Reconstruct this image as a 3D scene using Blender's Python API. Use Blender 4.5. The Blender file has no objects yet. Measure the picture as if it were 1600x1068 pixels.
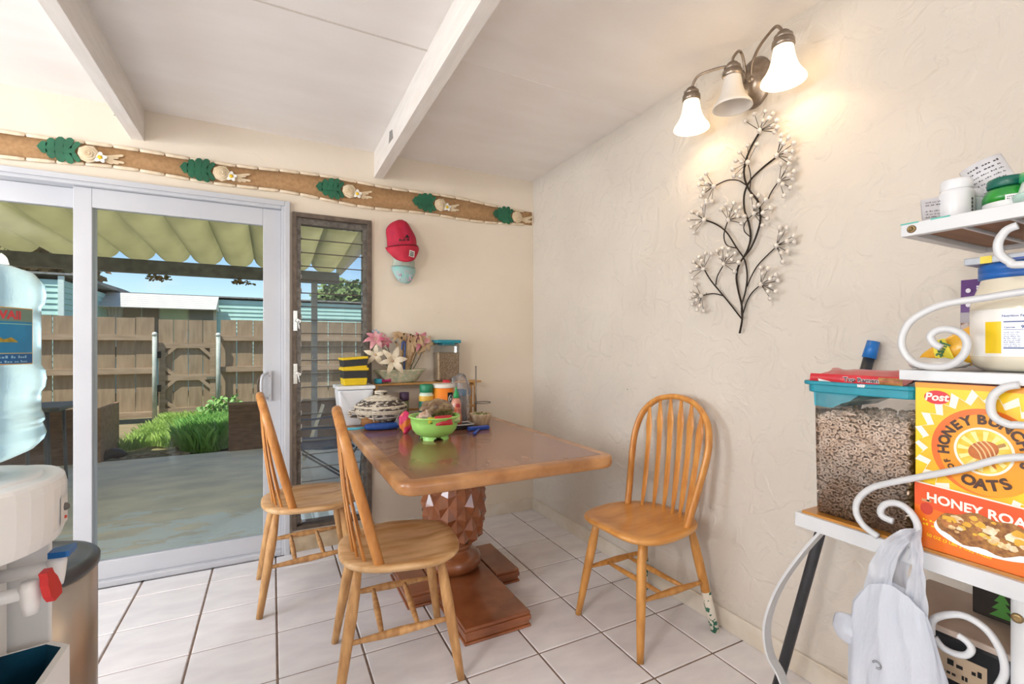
import bpy, math, random
from math import sin, cos, pi, radians, atan2, sqrt
from mathutils import Vector, Matrix, noise
random.seed(7)
C = bpy.context.scene.collection
# ------------------------------------------------------------------ camera, sky, sun, exposure
FPX, CXP, CYP, EYE, YAW = 732.0, 800.0, 541.0, 1.21, radians(27.1)
sc = bpy.context.scene
cam = bpy.data.cameras.new('camera'); camo = bpy.data.objects.new('camera', cam); C.objects.link(camo)
camo.location = (0, 0, EYE); camo.rotation_euler = (radians(90), 0, -YAW)
cam.sensor_width = 36; cam.lens = 36*FPX/1600; cam.shift_y = 7/1600; cam.clip_start = .02; cam.clip_end = 300
sc.camera = camo
sc.view_settings.view_transform = 'Standard'; sc.view_settings.look = 'None'
sc.view_settings.gamma = 1; sc.view_settings.use_curve_mapping = False
sc.view_settings.exposure = 0.36
w = bpy.data.worlds.new('sky'); sc.world = w; w.use_nodes = True
nt = w.node_tree; N = nt.nodes; L = nt.links
bg = N['Background']
sky = N.new('ShaderNodeTexSky'); sky.sky_type = 'NISHITA'; sky.sun_disc = False
sky.sun_elevation = radians(58); sky.sun_rotation = radians(200); sky.dust_density = .2; sky.ozone_density = 4.0
tcw = N.new('ShaderNodeTexCoord'); mpw = N.new('ShaderNodeMapping'); mpw.inputs['Scale'].default_value = (2.2, 2.2, 6)
nzw = N.new('ShaderNodeTexNoise'); nzw.inputs['Scale'].default_value = 2.3; nzw.inputs['Detail'].default_value = 7
rpw = N.new('ShaderNodeValToRGB'); rpw.color_ramp.elements[0].position = .56; rpw.color_ramp.elements[1].position = .80
mxw = N.new('ShaderNodeMixRGB'); mxw.inputs[2].default_value = (6, 6.2, 6.6, 1)
L.new(tcw.outputs['Generated'], mpw.inputs[0]); L.new(mpw.outputs[0], nzw.inputs['Vector']); L.new(nzw.outputs[0], rpw.inputs[0])
L.new(rpw.outputs[0], mxw.inputs[0]); L.new(sky.outputs[0], mxw.inputs[1]); L.new(mxw.outputs[0], bg.inputs[0])
SKY_STRENGTH = .128
bg.inputs[1].default_value = SKY_STRENGTH
def lamp(name, kind, loc, energy, color=(1, 1, 1), rot=(0, 0, 0), **kw):
    l = bpy.data.lights.new(name, kind); l.energy = energy; l.color = color
    for k, v in kw.items(): setattr(l, k, v)
    o = bpy.data.objects.new(name, l); C.objects.link(o); o.location = loc; o.rotation_euler = rot
    return o
sun = lamp('sun', 'SUN', (0, 0, 10), 5.2, (1, .95, .86), angle=radians(.6))
sun.rotation_euler = Vector((.42, .29, -.90)).to_track_quat('-Z', 'Y').to_euler()
# fill lamps added out of view to brighten the room evenly
lamp('rear_fill', 'AREA', (.8, -2.55, 1.45), 13, (.90, .95, 1), (radians(90), 0, 0), shape='RECTANGLE', size=1.5, size_y=1.1)
lamp('side_fill', 'AREA', (-3.05, 1.9, 1.45), 50, (.84, .92, 1), (radians(90), 0, radians(-76)), shape='RECTANGLE', size=1.5, size_y=1.1)
lamp('side_fill', 'AREA', (-3.05, -.6, 1.45), 16, (.90, .95, 1), (radians(90), 0, radians(-90)), shape='RECTANGLE', size=1.6, size_y=1.1)
lamp('overhead_fill', 'POINT', (-2.5, -.3, 2.05), 76, (1, .96, .93), shadow_soft_size=.12)

# ------------------------------------------------------------------ materials
def lin(h):
    h = h.lstrip('#'); r = []
    for i in (0, 2, 4):
        c = int(h[i:i+2], 16)/255; r.append(c/12.92 if c <= .04045 else ((c+.055)/1.055)**2.4)
    return tuple(r)+(1,)
MC = {}
def mat(c1, c2=None, rough=.5, scale=20, bump=0, metal=0, stretch=(1, 1, 1), detail=4, lo=.35, hi=.65, coat=0, bscale=None, bdist=.004, emit=None, estr=0, rand=0, trans=0, sheen=0, sss=0):
    key = (c1, c2, rough, scale, bump, metal, stretch, detail, lo, hi, coat, bscale, bdist, emit, estr, rand, trans, sheen, sss)
    if key in MC: return MC[key]
    m = bpy.data.materials.new('m_'+c1.strip('#')); m.use_nodes = True; nt = m.node_tree; N = nt.nodes; L = nt.links
    b = N['Principled BSDF']; b.inputs['Roughness'].default_value = rough; b.inputs['Metallic'].default_value = metal
    b.inputs['Coat Weight'].default_value = coat; b.inputs['Transmission Weight'].default_value = trans
    if sss: b.inputs['Subsurface Weight'].default_value = sss; b.inputs['Subsurface Radius'].default_value = (.02, .02, .02); b.inputs['Subsurface Scale'].default_value = .5
    tc = N.new('ShaderNodeTexCoord'); mp = N.new('ShaderNodeMapping'); mp.inputs['Scale'].default_value = stretch
    nz = N.new('ShaderNodeTexNoise'); nz.inputs['Scale'].default_value = scale; nz.inputs['Detail'].default_value = detail
    L.new(tc.outputs['Object'], mp.inputs[0]); L.new(mp.outputs[0], nz.inputs['Vector'])
    rp = N.new('ShaderNodeValToRGB'); rp.color_ramp.elements[0].position = lo; rp.color_ramp.elements[1].position = hi
    rp.color_ramp.elements[0].color = lin(c1)
    if c2 is None:
        c = lin(c1); rp.color_ramp.elements[1].color = (c[0]*.93, c[1]*.93, c[2]*.93, 1)
    else: rp.color_ramp.elements[1].color = lin(c2)
    L.new(nz.outputs[0], rp.inputs[0]); out = rp.outputs[0]
    if rand:
        oi = N.new('ShaderNodeObjectInfo'); hs = N.new('ShaderNodeHueSaturation'); mr = N.new('ShaderNodeMapRange')
        mr.inputs[3].default_value = 1-rand; mr.inputs[4].default_value = 1+rand
        L.new(oi.outputs['Random'], mr.inputs[0]); L.new(mr.outputs[0], hs.inputs['Value']); L.new(out, hs.inputs['Color']); out = hs.outputs[0]
    L.new(out, b.inputs['Base Color'])
    if bump:
        n2 = N.new('ShaderNodeTexNoise'); n2.inputs['Scale'].default_value = bscale or scale; n2.inputs['Detail'].default_value = 6
        L.new(mp.outputs[0], n2.inputs['Vector'])
        bp = N.new('ShaderNodeBump'); bp.inputs['Strength'].default_value = bump; bp.inputs['Distance'].default_value = bdist
        L.new(n2.outputs[0], bp.inputs['Height']); L.new(bp.outputs[0], b.inputs['Normal'])
    if emit: b.inputs['Emission Color'].default_value = lin(emit); b.inputs['Emission Strength'].default_value = estr
    MC[key] = m; return m
def clear(tint=(1, 1, 1), refl=1.0, rough=.0, haze=0.0, hcol='#ffffff'):
    key = ('clear', tint, refl, rough, haze, hcol)
    if key in MC: return MC[key]
    m = bpy.data.materials.new('clear'); m.use_nodes = True; nt = m.node_tree; N = nt.nodes; L = nt.links
    for n in list(N):
        if n.type == 'BSDF_PRINCIPLED': N.remove(n)
    t = N.new('ShaderNodeBsdfTransparent'); t.inputs[0].default_value = tint+(1,)
    g = N.new('ShaderNodeBsdfGlossy'); g.inputs['Roughness'].default_value = rough
    fr = N.new('ShaderNodeFresnel'); fr.inputs[0].default_value = 1.45
    mu = N.new('ShaderNodeMath'); mu.operation = 'MULTIPLY'; mu.inputs[1].default_value = refl; L.new(fr.outputs[0], mu.inputs[0])
    mx = N.new('ShaderNodeMixShader'); L.new(mu.outputs[0], mx.inputs[0]); L.new(t.outputs[0], mx.inputs[1]); L.new(g.outputs[0], mx.inputs[2])
    out = mx
    if haze:
        d = N.new('ShaderNodeBsdfDiffuse'); d.inputs[0].default_value = lin(hcol)
        tl = N.new('ShaderNodeBsdfTranslucent'); tl.inputs[0].default_value = lin(hcol)
        dd = N.new('ShaderNodeMixShader'); L.new(d.outputs[0], dd.inputs[1]); L.new(tl.outputs[0], dd.inputs[2])
        m2 = N.new('ShaderNodeMixShader'); L.new(mx.outputs[0], m2.inputs[1]); L.new(dd.outputs[0], m2.inputs[2])
        nz = N.new('ShaderNodeTexNoise'); nz.inputs['Scale'].default_value = 6; tc = N.new('ShaderNodeTexCoord'); L.new(tc.outputs['Object'], nz.inputs['Vector'])
        m3 = N.new('ShaderNodeMath'); m3.operation = 'MULTIPLY'; m3.inputs[1].default_value = haze*2; m3.use_clamp = True; L.new(nz.outputs[0], m3.inputs[0]); L.new(m3.outputs[0], m2.inputs[0])
        out = m2
    L.new(out.outputs[0], N['Material Output'].inputs[0]); MC[key] = m; return m
def plaster(c1, c2, scale, bump, dist):
    m = bpy.data.materials.new('plaster'); m.use_nodes = True; nt = m.node_tree; N = nt.nodes; L = nt.links; b = N['Principled BSDF']
    b.inputs['Roughness'].default_value = .62
    tc = N.new('ShaderNodeTexCoord'); nz = N.new('ShaderNodeTexNoise'); nz.inputs['Scale'].default_value = 1.7; nz.inputs['Detail'].default_value = 6; L.new(tc.outputs['Object'], nz.inputs['Vector'])
    rp = N.new('ShaderNodeValToRGB'); rp.color_ramp.elements[0].position = .35; rp.color_ramp.elements[1].position = .7; rp.color_ramp.elements[0].color = lin(c1); rp.color_ramp.elements[1].color = lin(c2); L.new(nz.outputs[0], rp.inputs[0])
    sp = N.new('ShaderNodeTexVoronoi'); sp.inputs['Scale'].default_value = 6; L.new(tc.outputs['Object'], sp.inputs['Vector'])
    sr = N.new('ShaderNodeValToRGB'); sr.color_ramp.elements[0].position = .012; sr.color_ramp.elements[1].position = .03; sr.color_ramp.elements[0].color = lin('#6a5e50'); sr.color_ramp.elements[1].color = (1, 1, 1, 1); L.new(sp.outputs['Distance'], sr.inputs[0])
    mu = N.new('ShaderNodeMixRGB'); mu.blend_type = 'MULTIPLY'; mu.inputs[0].default_value = .8; L.new(rp.outputs[0], mu.inputs[1]); L.new(sr.outputs[0], mu.inputs[2]); L.new(mu.outputs[0], b.inputs['Base Color'])
    n1 = N.new('ShaderNodeTexNoise'); n1.inputs['Scale'].default_value = scale; n1.inputs['Detail'].default_value = 5; n1.inputs['Distortion'].default_value = 1.2; L.new(tc.outputs['Object'], n1.inputs['Vector'])
    r1 = N.new('ShaderNodeValToRGB'); r1.color_ramp.elements[0].position = .45; r1.color_ramp.elements[1].position = .56; L.new(n1.outputs[0], r1.inputs[0])
    n3 = N.new('ShaderNodeTexNoise'); n3.inputs['Scale'].default_value = scale*4; n3.inputs['Detail'].default_value = 4; L.new(tc.outputs['Object'], n3.inputs['Vector'])
    ad = N.new('ShaderNodeMath'); ad.operation = 'MULTIPLY_ADD'; ad.inputs[1].default_value = .5; L.new(n3.outputs[0], ad.inputs[0]); L.new(r1.outputs[0], ad.inputs[2])
    bp = N.new('ShaderNodeBump'); bp.inputs['Strength'].default_value = bump; bp.inputs['Distance'].default_value = dist; L.new(ad.outputs[0], bp.inputs['Height']); L.new(bp.outputs[0], b.inputs['Normal'])
    return m
WALLM = plaster('#dcd4c9', '#d3cabf', 9, .55, .004)
WALLB = plaster('#e8dccb', '#dfd2bf', 5, .2, .002)
CEILM = mat('#f3eeea', '#eee8e3', rough=.6, scale=2.2, bump=.15, bscale=60, stretch=(1, 3, 1))
WHITE = mat('#c2c4c9', '#bcbec4', rough=.35, scale=3)
TRIMW = mat('#e4dccf', '#d8cdbc', rough=.45, scale=9)
BLACK = mat('#141414', rough=.45); 
CHROME = mat('#b9b7b2', rough=.25, metal=1, scale=30)
WOODC = mat('#c98a44', '#b06c28', rough=.38, scale=9, stretch=(6, 6, 1), bump=.08, coat=.25)
WOODSEAT = mat('#cf9350', '#bb7a38', rough=.4, scale=5, stretch=(1, 5, 5), bump=.06, coat=.2, lo=.4, hi=.7)
WOODLEG = mat('#bb8648', '#9c6a34', rough=.45, scale=12, stretch=(4, 4, 1), bump=.1, coat=.1)

# ------------------------------------------------------------------ geometry helpers
def ray(px, py):
    l = (px-CXP)/FPX; v = -(py-CYP)/FPX; s, c = sin(YAW), cos(YAW)
    return (s+l*c, c-l*s, v)
def W(px, py, ax, val):          # the point of a real plane (x, y or z = val) that the photograph shows at a pixel
    r = ray(px, py); o = (0, 0, EYE); t = (val-o[ax])/r[ax]
    return Vector((o[0]+t*r[0], o[1]+t*r[1], o[2]+t*r[2]))
class MB:
    def __init__(s): s.v = []; s.f = []; s.m = []; s.mats = []; s.sm = []
    def mi(s, m):
        if m not in s.mats: s.mats.append(m)
        return s.mats.index(m)
    def add(s, vs, fs, m, smooth=False):
        o = len(s.v); i = s.mi(m); s.v += [Vector(v) for v in vs]
        for f in fs: s.f.append([a+o for a in f]); s.m.append(i); s.sm.append(smooth)
        return s
    def box(s, c, d, m, R=None, taper=1.0):
        x, y, z = d[0]/2, d[1]/2, d[2]/2; c = Vector(c)
        vs = [Vector((a*x*(taper if k < 0 else 1), b*y*(taper if k < 0 else 1), k*z)) for a, b, k in ((-1, -1, -1), (1, -1, -1), (1, 1, -1), (-1, 1, -1), (-1, -1, 1), (1, -1, 1), (1, 1, 1), (-1, 1, 1))]
        if R is not None: vs = [R @ v for v in vs]
        return s.add([v+c for v in vs], [(0, 3, 2, 1), (4, 5, 6, 7), (0, 1, 5, 4), (1, 2, 6, 5), (2, 3, 7, 6), (3, 0, 4, 7)], m)
    def bb(s, x0, x1, y0, y1, z0, z1, m): return s.box(((x0+x1)/2, (y0+y1)/2, (z0+z1)/2), (abs(x1-x0), abs(y1-y0), abs(z1-z0)), m)
    def tube(s, pts, r, m, n=8, closed=False, caps=True, flat=None, smooth=True):
        pts = [Vector(p) for p in pts]; k = len(pts); rs = r if isinstance(r, (list, tuple)) else [r]*k
        vs = []; up = None
        for i, p in enumerate(pts):
            a = pts[(i-1) % k] if (i > 0 or closed) else p; b = pts[(i+1) % k] if (i < k-1 or closed) else p
            t = (b-a).normalized()
            if up is None:
                up = Vector((0, 0, 1)) if abs(t.z) < .9 else Vector((1, 0, 0))
            sd = t.cross(up).normalized(); up = sd.cross(t).normalized()
            fx, fy = flat or (1, 1)
            for j in range(n):
                an = 2*pi*j/n; vs.append(p+sd*cos(an)*rs[i]*fx+up*sin(an)*rs[i]*fy)
        fs = []
        for i in range(k if closed else k-1):
            for j in range(n):
                a = i*n+j; b = i*n+(j+1) % n; c = ((i+1) % k)*n+(j+1) % n; d = ((i+1) % k)*n+j; fs.append((a, b, c, d))
        if caps and not closed: fs.append(list(range(n))[::-1]); fs.append([(k-1)*n+j for j in range(n)])
        return s.add(vs, fs, m, smooth)
    def lathe(s, prof, m, c=(0, 0, 0), n=24, R=None, sx=1, sy=1, smooth=True, fn=None, arc=None):
        c = Vector(c); vs = []; fs = []; k = len(prof); full = arc is None; cols = n if full else n+1
        for r, z in prof:
            for j in range(cols):
                a = (2*pi*j/n) if full else arc[0]+(arc[1]-arc[0])*j/n
                rr = r*(fn(a, z) if fn else 1); v = Vector((rr*cos(a)*sx, rr*sin(a)*sy, z))
                if R is not None: v = R @ v
                vs.append(v+c)
        for i in range(k-1):
            for j in range(n):
                j2 = (j+1) % cols; fs.append((i*cols+j, i*cols+j2, (i+1)*cols+j2, (i+1)*cols+j))
        if full:
            if prof[0][0] > 1e-5: fs.append([j for j in range(n)][::-1])
            if prof[-1][0] > 1e-5: fs.append([(k-1)*cols+j for j in range(n)])
        return s.add(vs, fs, m, smooth)
    def ball(s, c, r, m, n=10, sc3=(1, 1, 1)):
        pr = [(r*sin(pi*i/(n//2+1)), -r*cos(pi*i/(n//2+1))*sc3[2]) for i in range(n//2+2)]
        pr[0] = (1e-6, pr[0][1]); pr[-1] = (1e-6, pr[-1][1])
        return s.lathe(pr, m, c, n, sx=sc3[0], sy=sc3[1])
    def prism(s, poly, fn, t0, t1, m, smooth=False):      # poly in (u,v); fn(u,v,w) -> point
        k = len(poly); vs = [fn(u, v, t0) for u, v in poly]+[fn(u, v, t1) for u, v in poly]
        fs = [list(range(k))[::-1], [k+i for i in range(k)]]+[(i, (i+1) % k, k+(i+1) % k, k+i) for i in range(k)]
        return s.add(vs, fs, m, smooth)
    def grid(s, fn, nu, nv, m, smooth=True, closed=False):
        cu = nu if closed else nu+1
        vs = [fn(i/nu, j/nv) for j in range(nv+1) for i in range(cu)]
        fs = [(j*cu+i, j*cu+(i+1) % cu, (j+1)*cu+(i+1) % cu, (j+1)*cu+i) for j in range(nv) for i in range(nu)]
        return s.add(vs, fs, m, smooth)
    def text(s, t, size, fn, m, bold=0, align='CENTER'):
        vs, fs = text_geo(t, size, bold, align)
        return s.add([fn(x, y) for x, y in vs], fs, m)
    def words(s, x0, x1, y, h, fn, m, seed=1):      # a line of print too small to read: word-long bars
        rn = random.Random(seed); x = x0
        while x < x1-h:
            l = min(rn.uniform(1.2, 4.5)*h, x1-x); k = max(2, int(l/(h*.9)))
            for i in range(k):
                a = x+l*i/k; b = a+l/k*.72; hh = h*rn.choice((.6, .6, 1))
                s.add([fn(a, y), fn(b, y), fn(b, y+hh), fn(a, y+hh)], [(0, 1, 2, 3)], m)
            x += l+h*.8
        return s
    def build(s, name, parent=None, loc=None, world=False, bevel=0, bseg=2, solid=0):
        me = bpy.data.meshes.new(name); off = Vector(loc) if loc is not None else Vector((0, 0, 0))
        if world and parent is not None: off = world_origin(parent)
        me.from_pydata([tuple(v-off) for v in s.v] if (world or loc is not None) else [tuple(v) for v in s.v], [], s.f)
        for mm in s.mats: me.materials.append(mm)
        me.polygons.foreach_set('material_index', s.m); me.polygons.foreach_set('use_smooth', s.sm); me.update()
        o = bpy.data.objects.new(name, me); C.objects.link(o)
        if parent is not None: o.parent = parent
        if loc is not None and parent is None: o.location = loc
        if solid: md = o.modifiers.new('solid', 'SOLIDIFY'); md.thickness = solid; md.offset = 0
        if bevel: md = o.modifiers.new('bevel', 'BEVEL'); md.width = bevel; md.segments = bseg; md.limit_method = 'ANGLE'; md.angle_limit = radians(40)
        return o
def world_origin(o):
    v = Vector(o.location)
    while o.parent is not None: o = o.parent; v += Vector(o.location)
    return v
TG = {}
def text_geo(t, size, bold, align):
    k = (t, size, bold, align)
    if k in TG: return TG[k]
    cu = bpy.data.curves.new('t', 'FONT'); cu.body = t; cu.size = size; cu.offset = bold*size; cu.align_x = align; cu.align_y = 'CENTER'; cu.resolution_u = 3
    o = bpy.data.objects.new('t', cu); C.objects.link(o); dg = bpy.context.evaluated_depsgraph_get()
    me = bpy.data.meshes.new_from_object(o.evaluated_get(dg)); r = ([(v.co.x, v.co.y) for v in me.vertices], [list(p.vertices) for p in me.polygons])
    bpy.data.objects.remove(o); bpy.data.curves.remove(cu); bpy.data.meshes.remove(me); TG[k] = r; return r
def tag(o, label=None, cat=None, group=None, kind=None):
    if label: o['label'] = label
    if cat: o['category'] = cat
    if group: o['group'] = group
    if kind: o['kind'] = kind
    return o
def thing(name, label, cat, loc=(0, 0, 0), rz=0, group=None):
    o = bpy.data.objects.new(name, None); C.objects.link(o); o.location = loc; o.rotation_euler = (0, 0, rz); o.empty_display_size = .05
    return tag(o, label, cat, group)
def struct(o): o['kind'] = 'structure'; return o
def kids(o): return [c for c in bpy.data.objects if c.parent == o]
def copy_tree(o, parent=None):
    ch = kids(o); c = o.copy(); C.objects.link(c)
    if parent is not None: c.parent = parent
    for k in ch: copy_tree(k, c)
    return c
def inst(o, loc, rot=(0, 0, 0), scl=(1, 1, 1), parent=None):
    c = o.copy(); C.objects.link(c); c.location = loc; c.rotation_euler = rot; c.scale = scl
    if parent is not None: c.parent = parent
    return c
def smooth_pts(pts, n=6):      # Catmull-Rom
    pts = [Vector(p) for p in pts]; out = []
    for i in range(len(pts)-1):
        p0 = pts[max(i-1, 0)]; p1 = pts[i]; p2 = pts[i+1]; p3 = pts[min(i+2, len(pts)-1)]
        for k in range(n):
            t = k/n; out.append(.5*((2*p1)+(p2-p0)*t+(2*p0-5*p1+4*p2-p3)*t*t+(3*p1-p0-3*p2+p3)*t*t*t))
    out.append(pts[-1]); return out
def ell(cu, cv, ru, rv, n=40): return [(cu+ru*cos(2*pi*i/n), cv+rv*sin(2*pi*i/n)) for i in range(n)]
def star(cu, cv, ro, ri, k, sy=1.0, ph=0): return [(cu+(ro if i % 2 == 0 else ri)*cos(pi*i/k+ph), cv+sy*(ro if i % 2 == 0 else ri)*sin(pi*i/k+ph)) for i in range(2*k)]
def Rz(a): return Matrix.Rotation(a, 3, 'Z')
def Rx(a): return Matrix.Rotation(a, 3, 'X')
def Ry(a): return Matrix.Rotation(a, 3, 'Y')
def crumple(o, amp, sc=20):
    for v in o.data.vertices:
        n = noise.noise_vector(v.co*sc+Vector((3, 7, 1))); v.co += n*amp

# ------------------------------------------------------------------ the room
XW, YW, H = 1.735, 3.044, 2.44
GROUT = mat('#8f7a6a', '#77645a', rough=.9, scale=40)
fl = struct(MB().bb(-3.0, XW+.12, -2.5, YW+.1, -.12, -.004, GROUT).build('floor'))
TILE = mat('#efedef', '#e3e0e4', rough=.33, scale=5, bump=.35, bscale=16, stretch=(1, 2.4, 1), bdist=.003, rand=.035)
tiles = {}
stuffmb = MB()
def tile_mb(mb, x0, x1, y0, y1):
    e = .003
    vs = [(x0, y0, -.004), (x1, y0, -.004), (x1, y1, -.004), (x0, y1, -.004), (x0+e, y0+e, 0), (x1-e, y0+e, 0), (x1-e, y1-e, 0), (x0+e, y1-e, 0)]
    mb.add(vs, [(0, 1, 5, 4), (1, 2, 6, 5), (2, 3, 7, 6), (3, 0, 4, 7), (4, 5, 6, 7)], TILE)
full = MB(); tile_mb(full, -.1495, .1495, -.1517, .1517); fullme = None
for i in range(-10, 7):
    for j in range(-16, 3):
        x0 = .018+.3065*i+.0038; x1 = x0+.2989; y0 = 2.532+.311*j+.0038; y1 = y0+.3034
        x1 = min(x1, XW); y1 = min(y1, YW); x0 = max(x0, -3)
        if x1-x0 < .01 or y1-y0 < .01: continue
        if y1 > 1.0 and x0 > -1.3:
            if x1-x0 > .298 and y1-y0 > .302:
                if fullme is None: o = full.build('floor_tile', fl); fullme = o
                else: o = fullme.copy(); C.objects.link(o)
                o.location = ((x0+x1)/2, (y0+y1)/2, 0)
            else:
                m = MB(); cx_, cy_ = (x0+x1)/2, (y0+y1)/2; tile_mb(m, x0-cx_, x1-cx_, y0-cy_, y1-cy_); o = m.build('floor_tile', fl); o.location = (cx_, cy_, 0)
        else: tile_mb(stuffmb, x0, x1, y0, y1)
tag(stuffmb.build('far_floor_tiles', fl), kind='stuff')
# walls
DX0, DX1, DZ = -1.772, .092, 2.052
JX0, JX1, JZ0, JZ1 = .106, .556, .13, 2.0
wb = MB()
wb.bb(-3, DX0, YW, YW+.1, 0, H, WALLB); wb.bb(DX0, DX1, YW, YW+.1, DZ, H, WALLB); wb.bb(DX1, JX0, YW, YW+.1, 0, H, WALLB)
wb.bb(JX0, JX1, YW, YW+.1, 0, JZ0, WALLB); wb.bb(JX0, JX1, YW, YW+.1, JZ1, H, WALLB); wb.bb(JX1, XW+.12, YW, YW+.1, 0, H, WALLB)
struct(wb.build('wall_back'))
struct(MB().bb(XW, XW+.12, -2.6, YW, 0, H, WALLM).build('wall_right'))
struct(MB().bb(-3.1, -3, -2.6, YW+.1, 0, .9, WALLB).bb(-3.1, -3, -2.6, YW+.1, 2.0, H, WALLB).bb(-3.1, -3, -2.6, -1.4, .9, 2, WALLB).bb(-3.1, -3, .2, 1.1, .9, 2, WALLB).bb(-3.1, -3, 2.7, YW+.1, .9, 2, WALLB).build('wall_left'))  # openings cut in the unseen wall for the side fill lamps
struct(MB().bb(-3, XW, -2.6, -2.5, 0, .9, WALLB).bb(-3, XW, -2.6, -2.5, 2.0, H, WALLB).bb(-3, .02, -2.6, -2.5, .9, 2, WALLB).bb(1.58, XW, -2.6, -2.5, .9, 2, WALLB).build('wall_rear'))  # gap left for the rear fill lamp
ce = struct(MB().bb(-3.2, XW+.2, -2.7, YW+.12, H, H+.1, CEILM).build('ceiling'))
BEAMM = mat('#ece6e0', '#e4ddd6', rough=.45, scale=6, bump=.1, bscale=30, stretch=(8, 1, 8))
for x in (-.62, .602, -1.84):
    MB().bb(x-.028, x+.028, -2.5, YW-.001, 2.279, H+.002, BEAMM).build('beam', ce, bevel=.002)
tag(MB().add([(.5735, 2.62, 2.33), (.5735, 2.51, 2.32), (.5735, 2.53, 2.375), (.5735, 2.60, 2.39)], [(0, 1, 2, 3)], mat('#8f8a86', rough=.8)).build('chipped_paint', ce), label='grey chipped patch on the side of the beam')
MB().bb(-.592, .574, 1.891, 1.899, H-.0025, H+.001, mat('#d8cfc6', rough=.8)).build('joint_strip', ce)
MB().bb(.63, XW, 1.891, 1.899, H-.0015, H+.001, CEILM).build('joint_strip', ce)
for nm, a in (('baseboard_right', (XW-.013, XW, -2.5, YW, 0, .085)), ('baseboard_back', (.575, XW-.013, YW-.013, YW, 0, .085))):
    struct(MB().bb(*a, TRIMW).build(nm, bevel=.004))
struct(MB().bb(DX1+.002, .575, YW-.009, YW, 0, .10, mat('#cdbb9d', '#b39c7c', rough=.6, scale=14)).build('trim_1', bevel=.002))
struct(MB().bb(.560, .572, YW-.004, YW, .1, 2.02, WALLB).build('trim_2'))
# sliding door
d1 = bpy.data.objects.new('door_1', None); C.objects.link(d1); d1.location = ((DX0+DX1)/2, YW, 0); struct(d1)
def rectframe(mb, x0, x1, z0, z1, y0, y1, l, r, t, b, m):
    mb.bb(x0, x0+l, y0, y1, z0, z1, m); mb.bb(x1-r, x1, y0, y1, z0, z1, m); mb.bb(x0+l, x1-r, y0, y1, z1-t, z1, m); mb.bb(x0+l, x1-r, y0, y1, z0, z0+b, m)
f = MB(); rectframe(f, DX0, DX1, 0, DZ, YW-.02, YW+.12, .045, .045, .045, .03, WHITE); f.build('door_frame', d1, world=True, bevel=.004)
f = MB(); rectframe(f, DX0-.0, DX1+.0, 0.0, DZ+.0, YW-.032, YW-.021, .028, .028, .028, .0, WHITE); f.build('casing', d1, world=True, bevel=.003)
PANE = clear((.97, .99, .98), .35)
PX = -.842
def sash(x0, x1, y, lw, rw):
    f = MB(); rectframe(f, x0, x1, .03, DZ-.046, y-.018, y+.018, lw, rw, .098, .092, WHITE); fo = f.build('sash', d1, world=True, bevel=.003)
    g = MB().bb(x0+lw, x1-rw, y-.003, y+.003, .122, DZ-.144, PANE).build('glass_pane', fo, world=False)
    g.data.transform(Matrix.Translation(-world_origin(d1))); 
    for (sx) in (x0+.05, x1-.05): 
        s_ = MB().lathe([(0.006, 0), (.006, .002), (1e-5, .002)], BLACK, (sx, y-.018, .075), 10, R=Rx(radians(90))).build('screw_plug', fo); s_.data.transform(Matrix.Translation(-world_origin(d1)))
    return fo
sash(DX0+.045, PX+.037, YW+.075, .075, .073)
s2 = sash(PX-.037, DX1-.045, YW+.03, .073, .094)
# handle on the sliding sash
hb = MB(); hx = -.02; hz = .985
hb.prism([(hx-.012, hz-.085), (hx+.016, hz-.085), (hx+.016, hz+.085), (hx-.012, hz+.085), (hx-.03, hz+.05), (hx-.03, hz-.05)], lambda u, v, w: (u, w, v), YW+.012, YW-.004, WHITE)
hb.tube(smooth_pts([(hx-.005, YW-.002, hz+.075), (hx-.03, YW-.03, hz+.055), (hx-.035, YW-.035, hz), (hx-.03, YW-.03, hz-.055), (hx-.005, YW-.002, hz-.075)], 5), .008, WHITE)
h = hb.build('door_handle', d1, world=True)
tag(MB().tube(smooth_pts([(hx-.028, YW+.016, hz+.07), (hx-.05, YW+.0, hz+.03), (hx-.052, YW, hz-.03), (hx-.028, YW+.016, hz-.07)], 5), .006, mat('#5a4a3c', rough=.5)).build('handle_shadow', d1, world=True), label='dark curve standing in for the handle shadow')  # dark tube modelled where the handle only casts shade
for z in (hz+.055, hz-.055): MB().ball((hx+.006, YW-.004, z), .004, CHROME, 8).build('screw', h, world=False).data.transform(Matrix.Translation(-world_origin(d1)))
# jalousie window
JF = mat('#6b5d50', '#54483e', rough=.6, scale=30, bump=.1); ALU = mat('#7d7872', '#5b5650', rough=.4, metal=.6, scale=40)
w1 = bpy.data.objects.new('window_1', None); C.objects.link(w1); w1.location = ((JX0+JX1)/2, YW, JZ0); struct(w1)
f = MB(); rectframe(f, JX0, JX1, JZ0, JZ1, YW-.022, YW+.09, .022, .026, .026, .022, JF); f.build('window_frame', w1, world=True, bevel=.002)
f = MB(); f.bb(JX0+.022, JX0+.045, YW+.0, YW+.07, JZ0+.02, JZ1-.02, ALU); f.bb(JX1-.049, JX1-.026, YW+.0, YW+.07, JZ0+.02, JZ1-.02, ALU); f.bb(JX0+.045, JX1-.049, YW+.01, YW+.06, JZ1-.06, JZ1-.026, ALU); f.build('side_track', w1, world=True)
LG = clear((.95, .975, .97), 1.0, .02, haze=.035, hcol='#dfe6ea'); LE = mat('#5e574f', rough=.4)
lx0, lx1 = JX0+.045, JX1-.049; n_l = 22; z0 = JZ0+.03; pitch = (JZ1-.065-z0)/n_l
lm = None
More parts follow.
